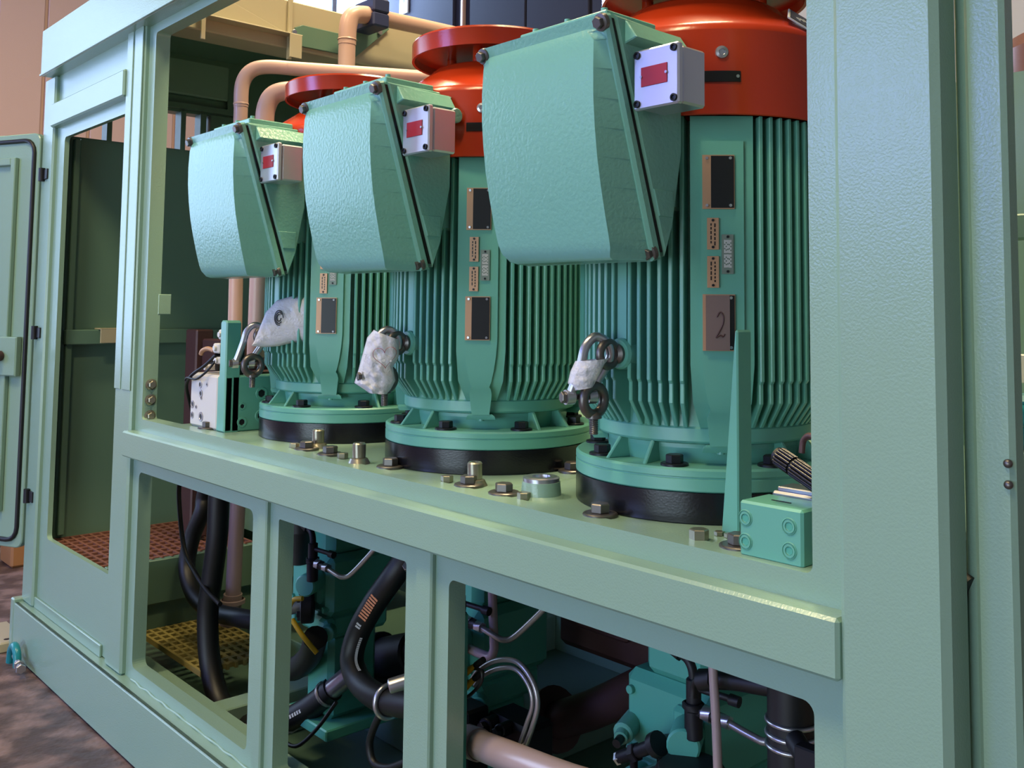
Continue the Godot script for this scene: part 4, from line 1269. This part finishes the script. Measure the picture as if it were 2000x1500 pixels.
# ---------------------------------------------------------------- below the deck
func make_pump() -> Node3D:
	var o := Vector3(0, -1.95, 0)
	var t := thing("hydraulic_pump", "", "pump", o, "hydraulic pumps under the deck")
	var G: Material = M.pump_paint
	var b := MB.new(o)
	b.box(Vector3(-0.12, -1.15, -0.2), Vector3(0.15, -0.64, 0.175), 0.035)
	part("bell_housing", b, G, t)
	b = MB.new(o)
	b.box(Vector3(-0.19, -1.42, -0.2), Vector3(0.17, -1.14, 0.185), 0.03)
	b.box(Vector3(0.03, -1.36, 0.15), Vector3(0.12, -1.19, 0.21), 0.02)
	b.cyl(Vector3(0.09, -1.25, 0.2), Vector3(0.15, -1.25, 0.3), 0.05, 18, -1.0, 0.006)
	part("pump_body", b, G, t)
	b = MB.new(o)
	b.box(Vector3(-0.145, -1.52, -0.16), Vector3(0.15, -1.41, 0.165), 0.02)
	b.box(Vector3(0.1, -1.5, 0.14), Vector3(0.17, -1.42, 0.2), 0.015)
	b.cyl(Vector3(-0.12, -1.46, 0.16), Vector3(-0.12, -1.46, 0.22), 0.04, 14, -1.0, 0.004)
	b.cyl(Vector3(0.16, -1.47, 0.17), Vector3(0.2, -1.47, 0.21), 0.035, 14, -1.0, 0.004)
	part("lower_flange", b, G, t)
	b = MB.new(o)
	b.box(Vector3(-0.1, -1.9, -0.12), Vector3(0.12, -1.51, 0.14), 0.025)
	b.box(Vector3(-0.2, -1.95, -0.2), Vector3(0.2, -1.9, 0.2), 0.006)
	part("pump_foot", b, G, t)
	for p in [[-0.09, -0.72], [0.12, -0.72], [-0.15, -1.2], [0.14, -1.38], [-0.15, -1.38]]:
		b = MB.new(o)
		b.cyl(Vector3(p[0], p[1], 0.16), Vector3(p[0], p[1], 0.2), 0.014, 12, -1.0, 0.002)
		part("housing_bolt", b, G, t)
	# relief valve with its steel tube
	b = MB.new(o)
	b.cyl(Vector3(0.165, -1.23, 0.27), Vector3(0.165, -1.13, 0.27), 0.027, 8, -1.0, 0.004)
	b.cyl(Vector3(0.165, -1.16, 0.27), Vector3(0.165, -1.06, 0.27), 0.022, 14, -1.0, 0.003)
	b.lathe([Vector2(0.03, 0), Vector2(0.034, 0.004), Vector2(0.034, 0.02), Vector2(0.03, 0.024)], Vector3(0.165, -1.15, 0.27), Vector3.UP, 6)
	b.cyl(Vector3(0.165, -1.085, 0.27), Vector3(0.29, -1.09, 0.25), 0.01, 10)
	b.cyl(Vector3(0.28, -1.09, 0.252), Vector3(0.31, -1.092, 0.248), 0.016, 10)
	b.cyl(Vector3(0.17, -1.145, 0.27), Vector3(0.27, -1.152, 0.26), 0.02, 6)
	var v := part("relief_valve", b, M.dark_iron, t, "dark relief valve")
	b = MB.new(o)
	b.cyl(Vector3(0.2, -1.146, 0.267), Vector3(0.228, -1.149, 0.265), 0.024, 6)
	b.cyl(Vector3(0.255, -1.151, 0.262), Vector3(0.285, -1.153, 0.26), 0.02, 6)
	part("tube_nut", b, M.steel, v)
	b = MB.new(o)
	b.tube(path([[0.27, -1.152, 0.26], [0.36, -1.165, 0.26], [0.4, -1.168, 0.255], [0.44, -1.15, 0.24], [0.53, -1.06, 0.21], [0.63, -0.95, 0.18]]), 0.011, 10, 5)
	part("steel_tube", b, M.tube_steel, v)
	b = MB.new(o)
	b.tube(path([[0.165, -1.07, 0.27], [0.16, -1.035, 0.27], [0.14, -1.01, 0.27], [0.1, -1.0, 0.27]]), 0.014, 10, 5)
	b.cyl(Vector3(0.12, -1.005, 0.27), Vector3(0.08, -0.99, 0.27), 0.022, 6)
	part("valve_elbow", b, M.dark_iron, v)
	# flanged suction connection
	b = MB.new(o)
	b.lathe([Vector2(0, 0), Vector2(0.085, 0), Vector2(0.09, 0.01), Vector2(0.09, 0.055), Vector2(0.08, 0.06), Vector2(0.04, 0.06)], Vector3(0.07, -1.36, 0.2), Vector3(-0.55, 0, 0.83), 24)
	for k in 6:
		var ax := Vector3(-0.55, 0, 0.83).normalized()
		var r := Vector3.UP.rotated(ax, TAU * k / 6.0) * 0.066
		b.hexa(Vector3(0.07, -1.36, 0.2) + r + ax * 0.058, ax, 0.014, 0.018)
	var sf := part("suction_flange", b, M.dark_iron, t, "dark bolted flange")
	b = MB.new(o)
	b.cyl(Vector3(0.06, -1.36, 0.22), Vector3(-0.07, -1.42, 0.42), 0.028, 16, -1.0, 0.004)
	part("flange_spout", b, M.steel, sf)
	return t

func pumps():
	var first := make_pump()
	var says := ["teal pump below the far motor, seen in the middle lower opening", "teal pump below the middle motor, beside the steel cable loop", "largest-looking teal pump, below the near motor in the right lower opening"]
	for k in 3:
		var m: Node3D = first
		if k > 0:
			m = first.duplicate()
			m.name = numbered("hydraulic_pump")
			add_child(m)
		m.position = spot(Vector3(MOTOR_X[k], -1.95, MOTOR_Z))
		m.set_meta("label", says[k])

func hose_bands(b: MB, pts: Array, r: float, from: float, to: float, step: float, w: float, side: Vector3):
	var n := pts.size() - 1
	var f := from
	while f < to:
		var i := mini(int(f), n - 1)
		var p0: Vector3 = pts[maxi(i - 1, 0)]
		var p: Vector3 = pts[i].cubic_interpolate(pts[i + 1], p0, pts[mini(i + 2, n)], f - i)
		var g := f + step * 0.6
		var j := mini(int(g), n - 1)
		var q: Vector3 = pts[j].cubic_interpolate(pts[j + 1], pts[maxi(j - 1, 0)], pts[mini(j + 2, n)], g - j)
		var d := (q - p).normalized()
		var u := d.cross(side).normalized()
		var nn := u.cross(d).normalized()
		if nn.dot(side) < 0.0: nn = -nn
		var c := [p + nn * (r + 0.001) - u * w, q + nn * (r + 0.001) - u * w, q + nn * (r + 0.001) + u * w, p + nn * (r + 0.001) + u * w]
		b.quad(c[0], c[1], c[2], c[3])
		b.quad(c[0] - nn * 0.002, c[3] - nn * 0.002, c[2] - nn * 0.002, c[1] - nn * 0.002)
		f += step

func underdeck():
	var eye := Vector3(0.75, 0.45, 0.62)
	var p := path([[-5.6, -0.8, -2.6], [-5.812, -1.12, -2.6], [-5.808, -1.24, -2.58], [-5.874, -1.401, -2.55], [-5.864, -1.577, -2.52], [-5.681, -1.701, -2.5], [-5.413, -1.729, -2.5], [-5.093, -1.689, -2.5], [-4.8, -1.66, -2.55]])
	var b := MB.new(p[5])
	b.tube(p, 0.05, 16, 6)
	lone("hydraulic_hose", b, M.rubber, "thick black hose curving away to the right in the left lower opening", "hose", "black hydraulic hoses")
	p = path([[-5.08, -0.7, -2.36], [-5.086, -0.989, -2.35], [-5.093, -1.235, -2.35], [-5.139, -1.461, -2.35], [-5.176, -1.659, -2.35], [-5.132, -1.891, -2.35], [-4.993, -2.064, -2.35], [-4.752, -2.1, -2.35], [-4.429, -2.015, -2.35], [-4.181, -1.876, -2.4], [-4.04, -1.755, -2.45]])
	var t := thing("hydraulic_hose", "long black printed hose hanging in a deep loop behind the first mullion", "hose", p[7], "black hydraulic hoses")
	b = MB.new(p[7])
	b.tube(p, 0.056, 16, 6)
	part("hose_jacket", b, M.rubber, t)
	b = MB.new(p[7])
	b.cyl(Vector3(-4.06, -1.775, -2.44), Vector3(-3.9, -1.63, -2.5), 0.046, 16)
	part("hose_ferrule", b, M.tube_steel, t, "steel hose ferrule")
	b = MB.new(p[7])
	b.lathe([Vector2(0.058, 0), Vector2(0.062, 0.004), Vector2(0.062, 0.016), Vector2(0.058, 0.02)], Vector3(-4.08, -1.79, -2.435), Vector3(0.72, 0.63, -0.2), 18)
	part("hose_collar", b, M.tube_steel, t)
	b = MB.new(p[7])
	b.lathe([Vector2(0.058, 0), Vector2(0.064, 0.004), Vector2(0.064, 0.012), Vector2(0.058, 0.016)], Vector3(-4.3, -1.95, -2.37), Vector3(0.85, 0.48, -0.1), 18)
	part("cable_tie", b, M.white_print, t)
	b = MB.new(p[7])
	hose_bands(b, p, 0.056, 7.35, 9.1, 0.07, 0.008, eye)
	part("hose_print", b, M.white_print, t)
	p = path([[-3.42, -0.98, -2.47], [-3.487, -1.068, -2.45], [-3.536, -1.148, -2.42], [-3.639, -1.274, -2.4], [-3.724, -1.409, -2.38], [-3.725, -1.522, -2.35], [-3.618, -1.585, -2.33], [-3.417, -1.582, -2.3], [-3.22, -1.549, -2.3], [-3.021, -1.496, -2.3]])
	t = thing("hydraulic_hose", "thick black hose with an orange-tan print, curling behind the second mullion", "hose", p[4], "black hydraulic hoses")
	b = MB.new(p[4])
	b.tube(p, 0.052, 16, 6)
	part("hose_jacket", b, M.rubber, t)
	b = MB.new(p[4])
	hose_bands(b, p, 0.052, 2.55, 3.35, 0.09, 0.02, eye)
	part("brand_print", b, M.hose_print, t, "orange-tan print")
	b = MB.new(p[4])
	hose_bands(b, p, 0.052, 3.5, 3.6, 0.09, 0.012, eye)
	hose_bands(b, p, 0.052, 3.95, 5.9, 0.09, 0.006, Vector3(0.95, 0.25, 0.2))
	part("hose_print", b, M.white_print, t)
	b = MB.new(p[4])
	b.ring(Vector3(-3.36, -1.575, -2.3), Vector3(0.97, 0.12, 0.15), 0.062, 0.011, 28)
	part("hose_clamp", b, M.steel, t, "shiny steel hose clamp")
	b = MB.new(p[4])
	b.cyl(Vector3(-3.46, -1.02, -2.46), Vector3(-3.36, -0.92, -2.48), 0.056, 16, -1.0, 0.004)
	b.hexa(Vector3(-3.42, -1.0, -2.4), Vector3(0.5, 0.5, 0.6), 0.022, 0.03)
	b.hexa(Vector3(-3.36, -1.06, -2.38), Vector3(0.5, 0.5, 0.6), 0.02, 0.025)
	part("hose_fitting", b, M.steel, t)
	b = MB.new(Vector3(-3.45, -1.7, -2.3))
	b.tube(path([[-3.398, -1.6, -2.31], [-3.45, -1.683, -2.3], [-3.496, -1.779, -2.3], [-3.463, -1.849, -2.3], [-3.352, -1.832, -2.3], [-3.2, -1.75, -2.3]]), 0.016, 10)
	lone("drain_hose", b, M.rubber, "thin black hose hanging below the clamped hose by the second mullion", "hose")
	b = MB.new(Vector3(-4.1, -1.9, -2.3))
	b.tube(path([[-4.3, -1.97, -2.32], [-4.2, -2.0, -2.3], [-4.08, -1.98, -2.3], [-3.95, -1.87, -2.32], [-3.86, -1.74, -2.36]]), 0.009, 8)
	lone("signal_cable", b, M.rubber, "thin black cable looping under the long printed hose", "cable")
	# pinkish drain pipe with elbow
	b = MB.new(Vector3(-5.75, -1.9, -2.75))
	b.tube(path([[-5.67, -0.7, -2.75], [-5.681, -1.12, -2.75], [-5.7, -1.45, -2.75], [-5.713, -1.77, -2.75]]), 0.046, 18, 3)
	b.tube(path([[-5.715, -1.74, -2.75], [-5.722, -1.83, -2.75], [-5.75, -1.93, -2.75], [-5.84, -1.97, -2.75], [-5.93, -1.93, -2.75], [-5.96, -1.85, -2.75]]), 0.056, 18, 6)
	b.lathe([Vector2(0.06, 0), Vector2(0.074, 0.005), Vector2(0.074, 0.025), Vector2(0.066, 0.03)], Vector3(-5.715, -1.8, -2.75), Vector3.UP, 22)
	lone("drain_pipe", b, M.grey_pipe, "pinkish grey drain pipe with a bend, in the left lower opening", "pipe")
	b = MB.new(Vector3(-6.35, -2.2, -2.75))
	b.box(Vector3(-6.52, -2.2, -2.9), Vector3(-6.24, -1.88, -2.7), 0.01)
	b.prism([Vector2(-6.42, -1.88), Vector2(-6.34, -1.88), Vector2(-6.36, -1.76), Vector2(-6.4, -1.76)], Vector3(0, 0, -2.75), Vector3.RIGHT, Vector3.UP, -0.02, 0.02, 0.004)
	lone("pipe_support", b, M.dark_iron, "dark steel pipe support box beside the yellow grating", "bracket")
	# valve panel at the second mullion with its knobs and leads
	var c := Vector3(-2.69, -1.95, -2.12)
	t = thing("valve_stand", "narrow green-grey control panel with dark knobs just right of the second mullion", "panel", c)
	b = MB.new(c)
	b.box(Vector3(-2.78, -1.95, -2.135), Vector3(-2.652, -1.035, -2.115), 0.004)
	part("panel_plate", b, M.pump_paint, t)
	for y in [-1.13, -1.17, -1.38, -1.42, -1.47, -1.53]:
		b = MB.new(c)
		b.cyl(Vector3(-2.68, y, -2.115), Vector3(-2.68, y, -2.085), 0.018, 14, -1.0, 0.004)
		b.ring(Vector3(-2.68, y, -2.085), Vector3.BACK, 0.014, 0.004, 14)
		part("panel_knob", b, M.dark_iron, t)
	b = MB.new(Vector3(-2.68, -1.03, -2.12))
	b.tube(path([[-2.72, -1.06, -2.12], [-2.69, -0.985, -2.11], [-2.665, -0.97, -2.11], [-2.645, -0.995, -2.11], [-2.652, -1.04, -2.11]]), 0.006, 8)
	lone("panel_lead", b, M.rubber, "small black cable bend on top of the valve panel", "cable")
	p = path([[-2.72, -1.3, -2.2], [-2.674, -1.245, -2.2], [-2.579, -1.187, -2.2], [-2.474, -1.165, -2.2], [-2.398, -1.205, -2.2], [-2.372, -1.27, -2.2], [-2.396, -1.35, -2.2], [-2.46, -1.45, -2.22]])
	t = thing("braided_line", "grey braided twin line arching in a loop in front of the middle pump", "line", p[3])
	b = MB.new(p[3])
	b.tube(p, 0.009, 8)
	part("braided_tube", b, M.tube_steel, t)
	b = MB.new(p[3])
	var p2 := []
	for v in p: p2.append(v + (v - Vector3(-2.52, -1.32, -2.2)).normalized() * -0.026)
	b.tube(p2, 0.008, 8)
	part("braided_tube", b, M.tube_steel, t)
	b = MB.new(p[3])
	b.cyl(Vector3(-2.46, -1.44, -2.22), Vector3(-2.5, -1.5, -2.24), 0.018, 6)
	part("line_nut", b, M.steel, t)
	t = thing("yellow_connectors", "two yellow cable connectors at the start of the grey loop, beside the valve panel", "connector", Vector3(-2.66, -1.27, -2.15))
	for s in [[[-2.7, -1.255, -2.15], [-2.63, -1.205, -2.15]], [[-2.7, -1.305, -2.15], [-2.635, -1.25, -2.15]]]:
		b = MB.new(Vector3(-2.66, -1.27, -2.15))
		b.cyl(path(s)[0], path(s)[1], 0.014, 12, 0.009, 0.003)
		part("connector_shell", b, M.yellow, t)
		b = MB.new(Vector3(-2.66, -1.27, -2.15))
		var d: Vector3 = (path(s)[1] - path(s)[0]).normalized()
		b.cyl(path(s)[1], path(s)[1] + d * 0.05, 0.011, 10)
		part("connector_boot", b, M.rubber, t)
	b = MB.new(Vector3(-2.65, -1.3, -2.14))
	b.tube(path([[-2.71, -1.345, -2.15], [-2.64, -1.3, -2.14], [-2.59, -1.25, -2.14], [-2.585, -1.215, -2.14], [-2.63, -1.215, -2.15], [-2.69, -1.235, -2.15]]), 0.006, 8)
	lone("sensor_cable", b, M.rubber, "thin black cable bent under the yellow connectors", "cable")
	b = MB.new(Vector3(-2.783, -1.1, -2.35))
	b.tube(path([[-2.79, -0.8, -2.35], [-2.783, -1.038, -2.35], [-2.772, -1.2, -2.35], [-2.772, -1.236, -2.35], [-2.79, -1.262, -2.35], [-2.83, -1.268, -2.35], [-2.93, -1.266, -2.35]]), 0.017, 12, 5)
	lone("brown_tube", b, M.grey_pipe, "brownish vertical tube bent left in front of the middle pump", "tube")
	# stout pale pipe at the bottom
	b = MB.new(Vector3(-2.4, -1.42, -2.12))
	b.tube(path([[-2.75, -1.505, -2.21], [-2.404, -1.425, -2.12], [-2.077, -1.365, -2.06], [-1.8, -1.31, -2.03]]), 0.047, 20, 3)
	b.lathe([Vector2(0.05, 0), Vector2(0.053, 0.006), Vector2(0.053, 0.1), Vector2(0.048, 0.106)], Vector3(-2.74, -1.503, -2.205), Vector3(0.95, 0.22, 0.24), 22)
	lone("cooling_pipe", b, M.grey_pipe, "stout pale pinkish pipe crossing the bottom of the right lower opening", "pipe")
	c = Vector3(-2.7, -1.6, -2.42)
	t = thing("valve_cluster", "dark cluster of valves and fittings below the grey loop", "valve", c)
	b = MB.new(c)
	b.box(Vector3(-2.83, -1.65, -2.5), Vector3(-2.6, -1.47, -2.36), 0.015)
	b.box(Vector3(-2.95, -1.7, -2.36), Vector3(-2.8, -1.44, -2.25), 0.01)
	part("valve_body", b, M.dark_iron, t)
	for q in [[-2.78, -1.5, 0.03], [-2.7, -1.49, 0.024], [-2.66, -1.57, 0.03], [-2.74, -1.58, 0.02]]:
		b = MB.new(c)
		b.cyl(Vector3(q[0], q[1], -2.37), Vector3(q[0] + 0.02, q[1] + 0.01, -2.3), q[2], 14, -1.0, 0.004)
		b.hexa(Vector3(q[0] + 0.02, q[1] + 0.01, -2.3), Vector3.BACK, q[2] * 0.7, 0.02)
		part("valve_cap", b, M.dark_bolt, t)
	b = MB.new(Vector3(-2.79, -1.6, -2.9))
	b.tube(path([[-3.2, -1.81, -2.9], [-3.094, -1.749, -2.9], [-2.793, -1.596, -2.9], [-2.496, -1.413, -2.9], [-2.2, -1.25, -2.9]]), 0.075, 18, 3)
	b.lathe([Vector2(0.06, 0), Vector2(0.13, 0), Vector2(0.13, 0.03), Vector2(0.06, 0.03)], Vector3(-3.03, -1.71, -2.9), Vector3(0.87, 0.47, 0), 24)
	lone("suction_pipe", b, M.brown_iron, "dark brown suction pipe slanting up behind the grey loop", "pipe")
	b = MB.new(Vector3(-2.8, -1.3, -3.1))
	b.box(Vector3(-3.07, -1.42, -3.3), Vector3(-2.5, -0.95, -2.95), 0.03)
	b.box(Vector3(-2.9, -1.3, -2.96), Vector3(-2.62, -1.2, -2.9), 0.01)
	for q in [[-2.85, -1.1], [-2.75, -1.13], [-2.7, -1.16], [-2.6, -1.2]]: b.cyl(Vector3(q[0], q[1], -2.96), Vector3(q[0], q[1], -2.92), 0.025, 14, -1.0, 0.004)
	lone("dark_gearbox", b, M.brown_iron, "large dark casing in the shadow between the middle and near pumps", "casing")
	# black sleeve with two hose clips beside the wide pillar
	c = Vector3(-1.425, -1.95, -2.2)
	t = thing("black_sleeve", "upright black sleeve hose with two steel clips near the wide pillar", "hose", c)
	b = MB.new(c)
	b.cyl(Vector3(-1.423, -1.95, -2.2), Vector3(-1.42, -0.7, -2.2), 0.062, 24)
	part("sleeve", b, M.rubber, t)
	for y in [-1.03, -1.062, -1.09]:
		b = MB.new(c)
		b.ring(Vector3(-1.42, y, -2.2), Vector3.UP, 0.064, 0.006, 30)
		part("hose_clip", b, M.steel, t, "steel hose clip")
	b = MB.new(c)
	b.cyl(Vector3(-1.375, -1.045, -2.14), Vector3(-1.32, -1.06, -2.1), 0.026, 14, -1.0, 0.004)
	b.box(Vector3(-1.34, -1.09, -2.12), Vector3(-1.27, -1.03, -2.08), 0.004)
	part("clip_screw", b, M.dark_iron, t)
	b = MB.new(Vector3(-1.55, -0.99, -2.2))
	b.tube(path([[-1.745, -1.07, -2.21], [-1.742, -1.04, -2.21], [-1.725, -1.018, -2.205], [-1.69, -1.009, -2.2]]), 0.011, 10)
	b.tube(path([[-1.7, -1.01, -2.2], [-1.6, -0.985, -2.2], [-1.5, -0.97, -2.2], [-1.42, -0.955, -2.2]]), 0.024, 12)
	b.cyl(Vector3(-1.71, -1.012, -2.2), Vector3(-1.665, -1.0, -2.2), 0.03, 8)
	lone("pilot_hose", b, M.rubber, "short black hose running from the near pump's valve to the black sleeve", "hose")
	b = MB.new(Vector3(-1.62, -1.05, -2.15))
	b.tube(path([[-1.638, -0.75, -2.15], [-1.631, -0.941, -2.15], [-1.622, -1.07, -2.15], [-1.616, -1.199, -2.15], [-1.61, -1.4, -2.15]]), 0.0125, 12, 3)
	lone("grey_tube", b, M.grey_pipe, "slim upright grey tube in front of the near pump", "tube")
	c = Vector3(-2.05, -1.31, -2.28)
	t = thing("tap_fitting", "black tap with nuts on the lower left side of the near pump", "fitting", c)
	b = MB.new(c)
	b.cyl(Vector3(-1.93, -1.275, -2.26), Vector3(-2.06, -1.35, -2.25), 0.02, 12, -1.0, 0.003)
	b.hexa(Vector3(-1.99, -1.31, -2.255), Vector3(-0.86, -0.5, 0.05), 0.028, 0.025)
	b.cyl(Vector3(-1.93, -1.275, -2.26), Vector3(-1.91, -1.262, -2.26), 0.036, 16)
	b.cyl(Vector3(-2.0, -1.33, -2.25), Vector3(-2.0, -1.42, -2.25), 0.012, 10)
	part("tap_body", b, M.dark_iron, t)
	b = MB.new(c)
	b.hexa(Vector3(-2.05, -1.345, -2.25), Vector3(-0.86, -0.5, 0.05), 0.02, 0.02)
	part("tap_nut", b, M.steel, t)
	t = thing("grease_nipple", "small pale green nozzle with black tip left of the near pump", "fitting", Vector3(-2.1, -1.31, -2.35))
	b = MB.new(Vector3(-2.1, -1.31, -2.35))
	b.cyl(Vector3(-2.14, -1.3, -2.42), Vector3(-2.11, -1.315, -2.32), 0.034, 14, -1.0, 0.004)
	b.cyl(Vector3(-2.115, -1.313, -2.33), Vector3(-2.1, -1.32, -2.3), 0.022, 12)
	part("nozzle_body", b, M.motor_paint, t)
	b = MB.new(Vector3(-2.1, -1.31, -2.35))
	b.cyl(Vector3(-2.103, -1.318, -2.31), Vector3(-2.09, -1.325, -2.27), 0.014, 12)
	part("nozzle_tip", b, M.rubber, t)
	b = MB.new(Vector3(-1.78, -1.5, -2.24))
	b.cyl(Vector3(-1.78, -1.7, -2.26), Vector3(-1.78, -1.275, -2.24), 0.1, 26, -1.0, 0.012)
	b.ring(Vector3(-1.78, -1.29, -2.24), Vector3.UP, 0.09, 0.008, 26)
	lone("oil_filter", b, M.dark_iron, "round dark filter can at the bottom edge, in front of the near pump", "filter")
	t = thing("yellow_leads", "yellow leads and a black hose end at the far pump's flange", "cable", Vector3(-4.05, -1.4, -2.25))
	for s in [[[-4.06, -1.37, -2.22], [-4.0, -1.3, -2.21], [-3.95, -1.285, -2.23]], [[-4.02, -1.39, -2.22], [-3.96, -1.45, -2.24], [-3.9, -1.52, -2.28]]]:
		b = MB.new(Vector3(-4.05, -1.4, -2.25))
		b.tube(path(s), 0.011, 8)
		part("yellow_lead", b, M.yellow, t)
	b = MB.new(Vector3(-4.05, -1.4, -2.25))
	b.tube(path([[-3.95, -1.47, -2.3], [-4.1, -1.6, -2.36], [-4.3, -1.72, -2.4], [-4.5, -1.78, -2.42]]), 0.055, 14)
	part("hose_end", b, M.rubber, t)
	b = MB.new(Vector3(-4.22, -1.1, -2.36))
	b.lathe([Vector2(0.03, -0.14), Vector2(0.055, -0.13), Vector2(0.075, 0.02), Vector2(0.075, 0.1), Vector2(0.03, 0.1)], Vector3(-4.22, -1.07, -2.36), Vector3(0.05, 1, 0), 20)
	lone("black_filter_cup", b, M.rubber, "black cup-shaped filter at the top left of the far pump", "filter")
	b = MB.new(Vector3(-4.34, -1.84, -2.9))
	b.cyl(Vector3(-4.45, -1.84, -2.9), Vector3(-4.1, -1.72, -2.95), 0.1, 24, -1.0, 0.01)
	b.cyl(Vector3(-4.36, -1.81, -2.91), Vector3(-4.32, -1.797, -2.916), 0.13, 24, -1.0, 0.006)
	b.cyl(Vector3(-4.2, -1.755, -2.936), Vector3(-3.8, -1.62, -2.99), 0.08, 24, -1.0, 0.006)
	lone("dark_coupling", b, M.dark_iron, "dark ribbed coupling lying in the shadow behind the orange-printed hose", "coupling")

# ---------------------------------------------------------------- around the machine
func surroundings():
	var c := Vector3(-1.0, -EYE, -4.95)
	var t := thing("storage_tank", "tall brown metal tank seen past the right edge of the machine frame", "tank", c)
	var b := MB.new(c)
	b.lathe([Vector2(0.0, -EYE), Vector2(0.62, -EYE), Vector2(0.64, -2.2), Vector2(0.64, 1.35), Vector2(0.6, 1.42), Vector2(0.0, 1.5)], Vector3(-1.5, 0, -5.5), Vector3.UP, 48)
	part("tank_shell", b, M.tank_brown, t)
	b = MB.new(c)
	b.ring(Vector3(-1.5, 0.75, -5.5), Vector3.UP, 0.645, 0.025, 48)
	part("tank_band", b, M.dark_iron, t, "dark tank band")
	b = MB.new(Vector3(-1.35, 0.0, -3.6))
	b.box(Vector3(-1.5, 0.27, -3.64), Vector3(-0.5, 0.36, -3.56), 0.006)
	b.box(Vector3(-0.6, -1.9, -3.64), Vector3(-0.5, 0.36, -3.56), 0.006)
	lone("dark_rail", b, M.frame_inside, "dark green rail crossing in front of the brown tank at the right edge", "rail")
	b = MB.new(Vector3(-1.35, -1.9, -3.6))
	b.box(Vector3(-1.5, -1.9, -3.7), Vector3(-0.9, -0.52, -3.55), 0.008)
	b.box(Vector3(-1.5, -0.52, -3.75), Vector3(-0.9, -0.47, -3.5), 0.006)
	lone("green_cabinet", b, M.frame_paint, "low green cabinet at the right edge, below the teal pump head", "cabinet")
	b = MB.new(Vector3(-1.36, -0.47, -3.6))
	b.box(Vector3(-1.45, -0.47, -3.7), Vector3(-1.1, -0.28, -3.55), 0.02)
	b.cyl(Vector3(-1.36, -0.35, -3.56), Vector3(-1.36, -0.35, -3.5), 0.04, 18, -1.0, 0.005)
	b.cyl(Vector3(-1.3, -0.28, -3.62), Vector3(-1.3, -0.22, -3.62), 0.06, 18, -1.0, 0.005)
	lone("pump_head", b, M.teal_paint, "teal pump head on the green cabinet at the right edge", "pump")
	b = MB.new(Vector3(-1.36, -0.2, -3.9))
	b.box(Vector3(-1.6, -0.26, -3.95), Vector3(-1.2, -0.15, -3.9), 0.004)
	b.box(Vector3(-1.6, -0.5, -3.95), Vector3(-1.57, -0.15, -3.9), 0.004)
	lone("white_tray", b, M.white_block, "small white tray behind the teal pump head", "tray")
	# at the left foot of the frame
	c = Vector3(-7.4, -EYE, -1.95)
	b = MB.new(c)
	b.prism([Vector2(-7.72, -2.03), Vector2(-7.235, -2.03), Vector2(-7.235, -1.86), Vector2(-7.72, -1.86)], Vector3(0, -EYE, 0), Vector3.RIGHT, Vector3.BACK, -0.07, 0.0, 0.01)
	var pad := lone("foot_pad", b, M.cream_paint, "cream steel foot pad sticking out at the left end of the base", "foot pad")
	b = MB.new(c)
	b.cyl(Vector3(-7.3, -EYE + 0.069, -1.92), Vector3(-7.3, -EYE + 0.071, -1.92), 0.02, 14)
	part("bolt_hole", b, M.dark_iron, pad)
	c = Vector3(-6.85, -EYE, -1.85)
	t = thing("ground_shackle", "teal shackle with a steel bolt on the base, at the left foot of the frame", "shackle", c)
	b = MB.new(c)
	b.tube(path([[-6.98, -2.27, -1.86], [-6.96, -2.19, -1.86], [-6.9, -2.15, -1.86], [-6.84, -2.18, -1.86], [-6.82, -2.26, -1.86]]), 0.025, 12)
	part("shackle_bow", b, M.teal_paint, t)
	b = MB.new(c)
	b.cyl(Vector3(-6.93, -2.22, -1.87), Vector3(-6.68, -2.225, -1.84), 0.016, 12)
	b.hexa(Vector3(-6.68, -2.225, -1.84), Vector3(1, 0, 0.1), 0.03, 0.025)
	b.hexa(Vector3(-6.76, -2.224, -1.85), Vector3(1, 0, 0.1), 0.03, 0.03)
	part("shackle_bolt", b, M.steel, t)
	b = MB.new(Vector3(-9.6, -EYE, -2.7))
	b.box(Vector3(-9.85, -EYE, -2.95), Vector3(-9.5, -EYE + 0.28, -2.5), 0.02)
	lone("wood_block", b, M.wood, "tan wooden block lying on the floor behind the open door", "block")
	b = MB.new(Vector3(-9.8, -EYE, -2.2))
	b.box(Vector3(-11.2, -EYE, -2.5), Vector3(-9.9, -EYE + 0.5, -1.2), 0.03)
	b.box(Vector3(-11.0, -EYE + 0.5, -2.4), Vector3(-10.1, -EYE + 0.62, -1.4), 0.02)
	lone("dark_pallet_box", b, M.dark_iron, "dark crate on the floor under the open door, at the far left", "crate")

func _ready():
	materials()
	glow("lamp_glow", LAMP_COLOR, 3.0)
	view_and_light()
	hall()
	enclosure()
	motors()
	shackles()
	deck_things()
	pipes()
	pumps()
	underdeck()
	surroundings()
